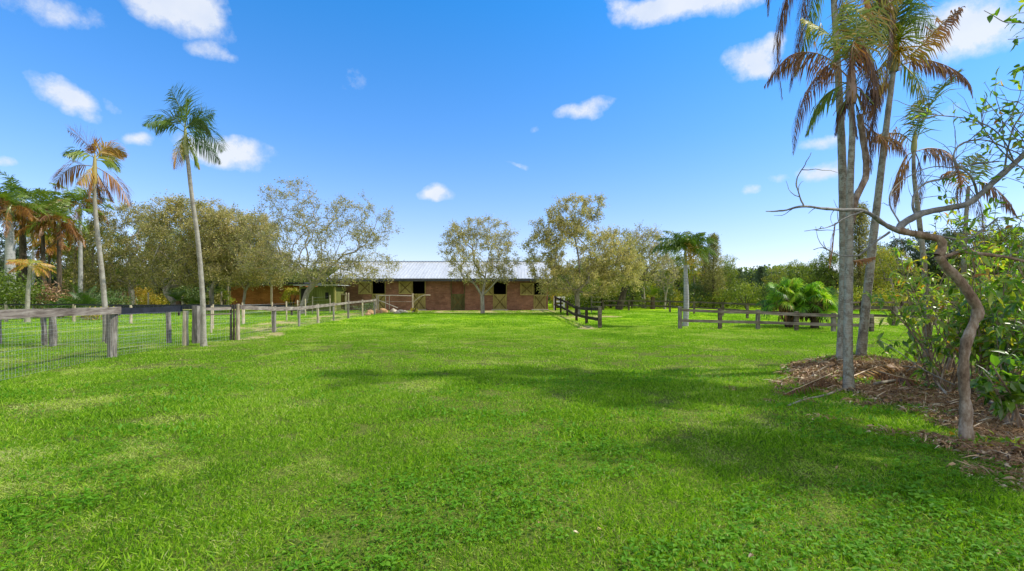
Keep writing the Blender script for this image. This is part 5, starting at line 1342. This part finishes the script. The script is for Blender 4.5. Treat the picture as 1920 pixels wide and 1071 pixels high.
palm_trunk(t, [P(1592, 738, 7.9), P(1590, 640, 7.95), P(1592, 500, 8.1), P(1594, 350, 8.2), P(1598, 250, 8.25), P(1596, 190, 8.3)], .072, .040, M_cbark, 1.3)
Y = 8.3
crownshaft(t, P(1596, 195, Y), P(1596, 120, Y), .07, .9)
fronds_px(t, Y, [([(1596, 150), (1560, 118), (1520, 165), (1502, 225), (1497, 282)], (.78, .95), .36, 2.1), ([(1596, 150), (1560, 90), (1510, 80), (1470, 130)], (.7, .9), .4, 1.3, .62), ([(1596, 140), (1610, 90), (1630, 130), (1640, 210)], (.8, .97), .42, 2.2),
                 ([(1596, 140), (1620, 60), (1660, 100), (1650, 180)], (.85, .97), .42, 2.2, .4), ([(1596, 150), (1590, 90), (1575, 110), (1565, 170)], (.75, .95), .36, 1.8, -.4), ([(1596, 130), (1600, 40), (1585, -30)], (.4, .5), .45, .8),
                 ([(1596, 130), (1570, 50), (1530, 10)], (.38, .5), .45, 1.1, .4), ([(1596, 130), (1630, 40), (1665, 10)], (.4, .6), .45, 1.2, -.3), ([(1598, 160), (1612, 180), (1620, 250)], (.9, .97), .3, 2.2), ([(1596, 165), (1588, 200), (1592, 265)], (.9, .97), .26, 2.2, -.2),
                 ([(1596, 140), (1640, 120), (1672, 170), (1668, 240)], (.72, .9), .38, 2., .5), ([(1596, 150), (1565, 170), (1552, 230)], (.3, .4), .34, 1.5, .6)])
bunch(t, P(1600, 165, Y), .3, 26, .42, .4, down=-.6, mat=M_palm)
Y = 8.7
t = thing('dead_palm_stem', 'short curved brown dead stem forking up beside the nearest ringed palm', 'palm stem', tuple(P(1597, 420, 8.2)))
mb = MB(); mb.tube(densify(smooth_path([P(1597, 420, 8.2), P(1604, 375, 8.3), P(1622, 335, 8.5), P(1624, 300, 8.6), P(1618, 260, 8.7), P(1612, 215, 8.7)]), .08), .052, 9, .5, rough=.06); mb.build('trunk', M_sbark, t, smooth=True)
fronds_px(t, Y, [([(1614, 225), (1630, 170), (1620, 260), (1614, 300)], (.9, .97), .3, 2.2), ([(1614, 225), (1600, 180), (1580, 200), (1570, 250)], (.85, .95), .3, 2.), ([(1614, 225), (1650, 250), (1690, 262), (1712, 290)], (.62, .85), .3, 1.6), ([(1614, 230), (1618, 260), (1612, 330)], (.85, .95), .25, 2.2)])
Y = 9.4
t = thing('ringed_palm', 'right-leaning ringed palm with yellow-green flower cluster under its crown', 'palm tree', (PX(1612, Y), Y, .15))
palm_trunk(t, [P(1612, 694, Y), P(1622, 590, Y), P(1637, 450, Y), P(1651, 330, Y), P(1664, 220, Y), P(1676, 128, Y)], .084, .042, M_cbark, 1.5)
crownshaft(t, P(1675, 135, Y), P(1682, 70, Y), .065, .3)
fronds_px(t, Y, [([(1678, 125), (1715, 95), (1745, 60), (1780, 28)], (.55, .9), .34, 1.5), ([(1682, 85), (1710, 35), (1745, 22), (1780, 50)], (.3, .4), .46, 1.2), ([(1680, 125), (1730, 112), (1780, 125), (1815, 150), (1825, 180)], (.8, .92), .3, 1.8),
                 ([(1680, 100), (1645, 130), (1625, 190), (1618, 230)], (.5, .85), .42, 1.9), ([(1680, 95), (1650, 50), (1620, 40), (1585, 70)], (.4, .45), .45, 1.), ([(1682, 80), (1690, 10), (1705, -60)], (.2, .3), .5, .5), ([(1682, 80), (1670, 0), (1640, -60)], (.2, .3), .5, .5),
                 ([(1680, 110), (1700, 150), (1710, 200)], (.35, .5), .36, 1.6, -.3), ([(1682, 80), (1730, 0), (1790, -20)], (.2, .3), .5, .8, .6), ([(1680, 120), (1662, 160), (1650, 210)], (.6, .8), .36, 1.9, .3), ([(1682, 85), (1655, 20), (1650, -40)], (.22, .3), .5, .6, 1.)])
bunch(t, P(1683, 75, Y-.1), .3, 90, .40, .25, 'flower_cluster', .25, M_palm if False else leaf_mat('palm_flowers', [(0, (.22, .32, .02)), (.5, (.45, .48, .03)), (1, (.6, .5, .04))], .3, .02))
bunch(t, P(1685, 95, Y-.15), .3, 50, .30, .5, 'fruit_stalks', -.3)
Y = 9.8
t = thing('thin_palm', 'thin grey palm with one upright green frond and rusty dead fronds, right of the clump', 'palm tree', (PX(1742, Y), Y, 0))
palm_trunk(t, [P(1742, 706, Y), P(1740, 600, Y), P(1733, 500, Y), P(1722, 400, Y), P(1714, 330, Y), P(1713, 275, Y)], .062, .030, M_cbark, 1.3)
crownshaft(t, P(1713, 285, Y), P(1716, 245, Y), .042, .5)
fronds_px(t, Y, [([(1714, 280), (1732, 220), (1760, 170), (1795, 135)], (.3, .48), .42, .35), ([(1714, 285), (1692, 298), (1670, 345), (1668, 398)], (.62, .92), .38, 2.), ([(1714, 285), (1750, 276), (1790, 284), (1812, 318), (1822, 350)], (.85, .8), .36, 1.4),
                 ([(1714, 270), (1690, 250), (1655, 250), (1640, 262)], (.6, .8), .34, 1.3), ([(1716, 285), (1732, 310), (1738, 350), (1732, 400)], (.9, .95), .25, 2.2), ([(1714, 260), (1712, 225), (1700, 200)], (.35, .5), .3, .5), ([(1714, 285), (1700, 330), (1702, 380)], (.7, .9), .3, 2.1, .3)])
Y = 10.4
t = thing('thin_palm', 'second thin palm with a ragged skirt of dead fronds behind the crooked tree branches', 'palm tree', (PX(1806, Y), Y, 0))
palm_trunk(t, [P(1806, 700, Y), P(1806, 600, Y), P(1808, 480, Y), P(1812, 400, Y), P(1816, 350, Y)], .055, .032, M_cbark, 1.3)
fronds_px(t, Y, [([(1816, 350), (1840, 345), (1870, 375), (1885, 410)], (.85, .95), .34, 2.), ([(1816, 350), (1800, 340), (1790, 370), (1794, 405)], (.8, .95), .3, 2.2), ([(1816, 350), (1850, 380), (1868, 430)], (.9, .8), .34, 2.2), ([(1816, 345), (1830, 310), (1850, 285)], (.35, .5), .34, .6),
                 ([(1816, 350), (1812, 390), (1806, 420)], (.9, .97), .26, 2.2), ([(1816, 345), (1795, 320), (1775, 325)], (.6, .85), .32, 1.4)])
# hanging scrap of dead frond on the trunks
t = thing('dead_frond', 'rusty dead frond caught across the ringed palm trunks at mid height', 'palm frond', tuple(P(1560, 440, 8.9)))
mb = MB(); frond_path(mb, [P(1600, 490, 7.7), P(1640, 482, 7.7), P(1590, 495, 7.7), P(1565, 492, 7.7)][:2], .16, 14, (.75, .8), .03, 1.6, start=0.02); mb.build('leaflets', [M_palm, M_rach], t)
mb = MB(); frond_path(mb, [P(1566, 418, 8.9), P(1562, 450, 8.9), P(1556, 500, 8.9)], .26, 26, (.9, .72), .03, 2.2, start=.02); mb.build('leaflets', [M_palm, M_rach], t)

# ------------------------------------------------------------ crooked near tree
t = thing('crooked_tree', 'crooked near tree with bent trunk and bare grey limbs spreading left and right', 'tree', (PX(1812, 5.1), 5.1, 0))
Y = 5.1
limbs = [([(1812, 838, 0), (1810, 760, 0), (1806, 700, 0), (1810, 650, 0), (1824, 610, 0), (1831, 585, 0), (1822, 565, 0), (1798, 530, 0), (1770, 500, 0), (1758, 480, 0)], .049, .042, M_sbark, 'trunk'),
         ([(1758, 480, 0), (1768, 465, 0), (1764, 448, .0), (1742, 441, .02), (1712, 436, .03), (1688, 430, .05)], .039, .034, M_sbark, 'limb'),
         ([(1690, 431, .05), (1710, 415, .1), (1745, 396, .1), (1795, 386, .1), (1830, 378, .1), (1860, 355, .1), (1895, 325, .1), (1935, 290, .1), (1990, 230, .1)], .036, .022, M_sbarkg, 'limb'),
         ([(1692, 432, .05), (1660, 422, 0), (1625, 408, -.1), (1595, 398, -.15), (1550, 399, -.2), (1510, 397, -.25), (1475, 395, -.3), (1440, 402, -.3), (1405, 405, -.35)], .026, .005, M_sbarkg, 'limb'),
         ([(1475, 395, -.3), (1466, 375, -.3), (1460, 350, -.3), (1466, 330, -.35), (1480, 305, -.35)], .008, .003, M_sbarkg, 'branch'),
         ([(1600, 400, -.15), (1560, 415, -.2), (1530, 430, -.25), (1505, 436, -.3), (1478, 440, -.3)], .009, .003, M_sbarkg, 'branch'),
         ([(1668, 436, 0), (1630, 455, -.1), (1600, 480, -.1), (1580, 483, -.15), (1550, 484, -.2), (1515, 472, -.25), (1498, 476, -.25)], .012, .003, M_sbarkg, 'branch'),
         ([(1760, 488, 0), (1790, 478, .1), (1830, 470, .15), (1880, 474, .2), (1930, 482, .2), (2000, 500, .2)], .022, .014, M_sbark, 'limb'),
         ([(1755, 442, 0), (1790, 440, .15), (1830, 445, .2), (1870, 436, .25), (1925, 400, .3)], .014, .007, M_sbarkg, 'branch'),
         ([(1735, 404, .1), (1728, 380, .1), (1740, 355, .15), (1770, 335, .2), (1810, 325, .2), (1860, 300, .3), (1930, 290, .3)], .014, .007, M_sbarkg, 'branch'),
         ([(1850, 362, .1), (1820, 330, .0), (1790, 300, 0), (1800, 270, 0), (1850, 262, 0), (1920, 290, 0)], .012, .006, M_sbarkg, 'branch'),
         ([(1700, 425, .05), (1690, 380, .15), (1700, 350, .2), (1745, 320, .3), (1800, 300, .3), (1880, 310, .3)], .009, .004, M_sbarkg, 'branch'),
         ([(1920, 300, .1), (1890, 270, .1), (1860, 225, .1), (1870, 175, .1)], .008, .003, M_sbarkg, 'branch'), ([(1900, 320, .1), (1880, 250, -.1), (1915, 200, -.1), (1925, 130, -.1)], .009, .004, M_sbarkg, 'branch'),
         ([(1920, 300, .1), (1870, 250, 0), (1820, 225, 0), (1765, 215, .05), (1735, 208, .05), (1712, 200, .1)], .008, .003, M_sbarkg, 'branch')]
tips_leaf = []
twA, twB, twC, twR = [], [], [], []
for pts, r0, r1, mt, nm in limbs:
    p = densify(smooth_path(sk(Y, *pts), 5), .05); p = p+np.cumsum(rng.standard_normal(p.shape)*.0016, 0)
    r = np.linspace(r0, r1, len(p))*(1+.07*np.sin(np.arange(len(p))*.9)+.05*rng.standard_normal(len(p)))
    if nm == 'trunk': r *= 1+.22*np.exp(-(p[:, 2]-p[0, 2])/.12)
    mb = MB(); mb.tube(p, r*(1+.16*np.clip(vnoise(np.arange(len(p)), np.full(len(p), r0*99), .23)-.6, 0, 1)*2.5), 14 if r0 > .02 else 6, .5, rough=.035); mb.build(nm, mt, t, smooth=True)
    if nm != 'trunk' and r0 < .05:
        right = pts[0][0] > 1700 and pts[-1][0] > 1700
        k = int(len(p)*(.55 if right else .16))
        for j in rng.integers(int(len(p)*.15), len(p), k):
            d = nrmz(rdir(1)[0]+nrmz(p[min(j+1, len(p)-1)]-p[max(j-1, 0)])*.8+np.array([0, 0, .25])); a = p[j]; ln = random.uniform(.10, .38)*(1 if right else .6); seg = [a]
            for q in range(5): d = nrmz(d+rdir(1)[0]*.35); seg.append(seg[-1]+d*ln/3.2)
            tips_leaf.append((np.array(seg), right))
mb = MB()
for seg, right in tips_leaf: mb.tube(seg, np.linspace(.0045, .0016, len(seg)), 4, .5)
mb.build('twigs', M_sbarkg, t)
# dead swirl on the knot and leaves on the right side
LP, LD = [], []
for seg, right in tips_leaf:
    x_ = (seg[-1][0]/seg[-1][1])*F+CX; y_ = HY-(seg[-1][2]-EYE)/seg[-1][1]*F
    pr = .75 if x_ > 1840 else (.38 if x_ > 1700 else 0)
    if y_ > 330 and x_ > 1740: pr = .8
    if right and random.random() < pr:
        for q in range(random.randint(2, 6)): LP.append(seg[random.randint(2, 5)]); LD.append(nrmz(seg[-1]-seg[-3])+rdir(1)[0]*.9+np.array([0, 0, -.2]))
mb = MB(); LP, LD = np.array(LP), np.array(LD)
mb.leaf(LP, LD, nrmz(rdir(len(LP))*.8+np.array([0, 0, 1.])), .06+.05*rng.random(len(LP)), .028+.016*rng.random(len(LP)), np.clip(.58+.17*rng.standard_normal(len(LP)), 0, 1), fine=True)
mb.build('leaves', M_broad, t)

def spray(t, paths, Y, n, L, W, tm, spread=.12, r=.004, mat=M_broad, ts=.15, down=.2):
    mb = MB(); lm = MB()
    for pts in paths:
        p = densify(smooth_path(sk(Y, *pts), 5), .04); mb.tube(p, np.linspace(r*1.6, r*.6, len(p)), 5, .5)
        i = rng.integers(int(len(p)*.35), len(p), n); d = nrmz(nrmz(p[-1]-p[0])*.6+rdir(n)*1.+np.array([0, 0, -down]))
        st = p[i]+d*.02; lm.leaf(st, d, nrmz(rdir(n)*.7+np.array([0, 0, 1.])), L*(.6+.7*rng.random(n)), W*(.6+.7*rng.random(n)), np.clip(tm+ts*rng.standard_normal(n), 0, 1), fine=True)
    mb.build('branch', M_sbarkg, t); lm.build('leaves', mat, t)
t = thing('overhanging_branch', 'leafy branches of an unseen tree reaching in at the top right corner', 'branch', tuple(P(2000, 60, 4.6)))
spray(t, [[(2010, 70), (1950, 48), (1915, 43), (1885, 42), (1860, 28), (1845, 20)], [(2000, 10), (1940, 22), (1905, 25)], [(2000, -10), (1950, 5), (1920, 0)], [(2010, 80), (1950, 66), (1915, 72), (1890, 74)],
          [(2010, 130), (1960, 120), (1925, 122), (1908, 130)]], 4.6, 11, .095, .04, .5)
t = thing('overhanging_branch', 'upright leafy twigs rising over the right limb of the crooked tree', 'branch', tuple(P(1960, 330, 4.9)))
spray(t, [[(1960, 330), (1905, 260), (1870, 215), (1850, 190), (1845, 178)], [(1950, 340), (1890, 290), (1878, 220), (1866, 175), (1868, 148)], [(1980, 300), (1900, 235), (1912, 180), (1922, 130)],
          [(1980, 280), (1910, 262), (1860, 262), (1820, 278)], [(1990, 330), (1900, 310), (1850, 320), (1815, 345)], [(1970, 350), (1900, 240), (1850, 235), (1800, 226)], [(1990, 400), (1930, 350), (1880, 330)]], 4.9, 13, .085, .038, .58)

# ------------------------------------------------------------ broad-leaved shrubs at the right edge
def leafy_shrub(label, x, y, R_, H, ns, nl, tm, L=.15, W=.062, name='broad_leaved_shrub', lo=.18, ts=.17, bias=(0, 0)):
    t = thing(name, label, 'shrub', (x, y, float(gz(x, y)))); st = MB(); LP, LD = [], []
    for k in range(ns):
        a = random.uniform(0, 2*PI); e = random.uniform(.25, 1.)
        bx_, by_ = x+random.gauss(0, .12), y+random.gauss(0, .12); tipz = H*random.uniform(.45, 1.05)
        tip = np.array([x+bias[0]+math.cos(a)*R_*e, y+bias[1]+math.sin(a)*R_*e*.8, tipz])
        p = densify(smooth_path([(bx_, by_, -.03), ((bx_*.7+tip[0]*.3)+random.gauss(0, .06), (by_*.7+tip[1]*.3), tipz*.4), ((bx_*.35+tip[0]*.65)+random.gauss(0, .06), by_*.35+tip[1]*.65, tipz*.78), tip], 5), .06)
        st.tube(p, np.linspace(random.uniform(.010, .02), .004, len(p)), 5, .5)
        for j in rng.integers(int(len(p)*.35), len(p), 7):
            d = nrmz(rdir(1)[0]+np.array([0, 0, .2])); ln = random.uniform(.12, .38); s_ = np.array([p[j]+d*ln*q+np.array([0, 0, -.08*ln*q*q]) for q in (0, .35, .7, 1.)])
            st.tube(s_, [.004, .003, .0025, .0015], 3, .5)
            if s_[-1][2] > H*lo*random.random()*2:
                for q in range(nl): u = random.random(); LP.append(s_[0]+(s_[-1]-s_[0])*(.3+.75*u)); LD.append(d*.5+rdir(1)[0]+np.array([0, 0, -.25]))
    st.build('stem', M_sbark, t); LP, LD = np.array(LP), np.array(LD); n = len(LP); lf = MB()
    lf.leaf(LP, LD, nrmz(rdir(n)*.6+np.array([-.1, -.15, 1.])), L*(.55+.75*rng.random(n)), W*(.55+.75*rng.random(n)), np.clip(tm+ts*rng.standard_normal(n), 0, 1), fine=True, droop=.35)
    lf.build('leaves', M_broad, t); return t
leafy_shrub('broad-leaved shrub overlapping the thin grey palm trunk, lowest and leftmost of the bush row', PX(1775, 7.6), 7.6, .85, 1.75, 11, 5, .52, lo=.4, bias=(-.25, 0))
leafy_shrub('bright broad-leaved shrub directly behind the crooked trunk', PX(1850, 7.2), 7.2, .9, 2.1, 20, 7, .62, lo=.3)
leafy_shrub('tall yellow-green broad-leaved shrub behind the bare right limb', PX(1880, 8.3), 8.3, 1.25, 2.8, 24, 8, .66, lo=.35)
leafy_shrub('dark broad-leaved shrub cut by the right frame edge, nearest the litter', PX(1915, 6.5), 6.5, .75, 2.0, 18, 7, .48, lo=.22)
leafy_shrub('yellow-green shrub top between the thin palm and crooked trunk', PX(1770, 9.4), 9.4, 1.1, 2.35, 15, 6, .66, lo=.55)
leafy_shrub('large-leaved low plant at the foot of the bushes right of the crooked trunk', PX(1905, 5.7), 5.7, .5, 1.0, 9, 5, .38, .17, .075)
leafy_shrub('tall bright shrub in the gap right of the thin grey palm, over the lower bushes', PX(1745, 10.8), 10.8, 1.2, 2.9, 16, 7, .70, lo=.5)
leafy_shrub('tallest broad-leaved shrub at the back of the right edge', PX(1880, 9.6), 9.6, 1.4, 3.3, 20, 8, .68, lo=.5)
leafy_shrub('bushy shrub just outside the right edge beyond the litter', 8.6, 7.4, 1.3, 2.9, 20, 6, .55, lo=.1)
leafy_shrub('bushy shrub farther back outside the right edge', 10.4, 9.0, 1.4, 3.0, 18, 6, .55, lo=.1)
t = thing('leaning_sapling', 'slanting brown bare stem between the thin grey palm and the crooked trunk', 'stem', (PX(1770, 8.9), 8.9, 0))
mb = MB(); mb.tube(densify(smooth_path([P(1772, 714, 8.9), P(1784, 670, 8.9), P(1795, 640, 8.95), P(1800, 590, 9), P(1812, 540, 9)]), .06), .035, 8, .5, rough=.05); mb.build('stem', M_sbark, t, smooth=True)

# sticks, logs and fallen fronds
def stick(label, pts, r0, r1, mat=M_sbarkg, name='fallen_stick'):
    p = densify(smooth_path([np.array(q, float) for q in pts], 4), .06); mb = MB(); mb.tube(p, np.linspace(r0, r1, len(p)), 7, .5, rough=.05, cap=True)
    o_ = mb.build(name, mat, origin=tuple(p[0]), smooth=True); tag(o_, label, 'stick')
def GP(px, py, dz=.02):
    Y = (EYE-dz)*F/(py-HY); x = PX(px, Y); return (x, Y, dz+float(gz(x, Y)))
stick('thin dark stick leaning up out of the litter in front of the thin grey palm', [P(1790, 722, 7.2), P(1730, 692, 7.3), P(1685, 660, 7.4), P(1649, 638, 7.5)], .010, .005)
stick('curved thin twig standing beside the leaning dark stick', [P(1692, 704, 8.6), P(1722, 676, 8.4), P(1735, 648, 8.2), P(1728, 620, 8.2)], .008, .004)
stick('long pale fallen stick reaching left from the nearest palm base', [GP(1590, 728), GP(1545, 740), GP(1510, 748), GP(1478, 762)], .022, .012, M_twig)
stick('grey crooked stick lying left of the palm clump', [GP(1520, 712), GP(1560, 706), GP(1600, 712)], .018, .01, M_twig)
stick('pale dead frond stalk across the litter, nearer one of the two right of the clump', [GP(1640, 722, .08), GP(1690, 716, .1), GP(1745, 720, .06)], .026, .016, M_twig)
stick('pale dead frond stalk across the litter, farther one of the two right of the clump', [GP(1630, 712, .06), GP(1670, 706, .08), GP(1720, 708, .06)], .022, .014, M_twig)
stick('thick grey stick under the bushes right of the crooked trunk', [GP(1850, 752, .06), GP(1890, 768, .08), GP(1950, 790, .06)], .022, .014, M_twig)
stick('short dark stick slanting in the litter left of the crooked trunk', [GP(1775, 740, .12), GP(1760, 724, .2), GP(1750, 712, .3)], .016, .009, M_twig)
for (a, b, c_, ti, lb) in (((1590, 712), (1660, 700), (1735, 702), .72, 'brown fallen palm frond lying over the litter right of the clump'), ((1640, 706), (1700, 712), (1760, 722), .82, 'darker fallen palm frond beside the thin grey palm base'), ((1560, 706), (1520, 716), (1470, 738), .9, 'grey-brown fallen palm frond left of the clump')):
    pp = [GP(*a, .12), GP(*b, .16), GP(*c_, .05)]; t = thing('fallen_frond', lb, 'palm frond', pp[0])
    mb = MB(); frond_path(mb, pp, .3, 40, ti, .028, .8, vee=-.1, rr=.012, start=.05); mb.build('leaflets', [M_palm, M_litter], t)
# low weeds round the clump on the mound
def weed_clump(px, py, R_, n, H, tm):
    x, Y, z = GP(px, py); mb = MB(); p = np.stack([x+rng.standard_normal(n)*R_, Y+rng.standard_normal(n)*R_*.6, np.zeros(n)], 1); p[:, 2] = gz(p[:, 0], p[:, 1])+H*rng.random(n)
    mb.leaf(p, nrmz(rdir(n)+np.array([0, 0, .5])), rdir(n, .6), .05+.05*rng.random(n), .022+.02*rng.random(n), np.clip(tm+.2*rng.standard_normal(n), 0, 1), fine=True); return mb, (x, Y, float(gz(x, Y)))
for px_, py_, R_, n_, H_, tm_, lb in ((1640, 695, .32, 260, .16, .68, 'yellow-green weeds on the mound right of the leaning ringed palm'), (1545, 700, .25, 150, .10, .6, 'small weeds left of the straight ringed palm base'), (1610, 722, .16, 120, .09, .5, 'green weeds between the palm bases and the litter'),
                                     (1735, 730, .25, 120, .10, .45, 'sparse green weeds in the litter before the thin grey palm'), (1850, 835, .18, 110, .07, .6, 'pale weeds right of the crooked tree base')):
    mb, o0 = weed_clump(px_, py_, R_, n_, H_, tm_); o_ = mb.build('weeds', M_broad, origin=o0); tag(o_, lb, 'weeds', kind='stuff')

# leaves dropped on the lawn
for px_, py_, ti, L_ in [(1120, 983, .75, .10), (1185, 862, .66, .08), (1412, 1032, .2, .09), (1865, 1018, .7, .10), (1010, 969, .62, .06), (672, 975, .66, .08), (1075, 985, .95, .07), (1490, 985, .15, .06), (1571, 872, .66, .07), (1835, 1012, .3, .07), (1395, 885, .85, .06), (1700, 900, .9, .07), (275, 920, .85, .05), (560, 1060, .66, .07), (1040, 967, .4, .06), (1660, 868, .6, .06)]:
    x, Y, z = GP(px_, py_, .05); mb = MB(); d = rdir(1); d[:, 2] *= .15
    mb.leaf(np.array([[x, Y, z-.03]]), d, nrmz(rdir(1)*.25+np.array([0, -.2, 1.])), L_*.7, L_*.28, ti, fine=True, droop=.6)
    o_ = mb.build('fallen_leaf', M_litter, origin=(x, Y, z)); tag(o_, 'single dry fallen leaf lying on the green lawn', 'leaf', 'dry leaves dropped on the lawn')

# tree just outside the frame on the right, it shades the near lawn
for x, Y, h, lb in ((7.9, 4.7, 5.2, 'leafy tree just outside the right edge whose crown dapples the near lawn'), (11.0, 7.6, 10.4, 'taller leafy tree outside the right edge, behind the broad-leaved bushes')):
    make_tree('shade_tree', lb, 'tree', (x, Y, 0), [np.array([[x, Y, 0], [x-.1, Y, h*.4]]), np.array([[x-.1, Y, h*.4], [x+.2, Y+.1, h*.7]])],
        [(np.array([x-.3, Y+.1, h*.84]), (1.5, 1.2, .75), 2), (np.array([x+1.1, Y-.5, h*.75]), (1.3, 1.2, .8), 1.2)], 170, .10, M_broad, M_bark, 5, .45, 9, .10, .05, .5, step=.4)
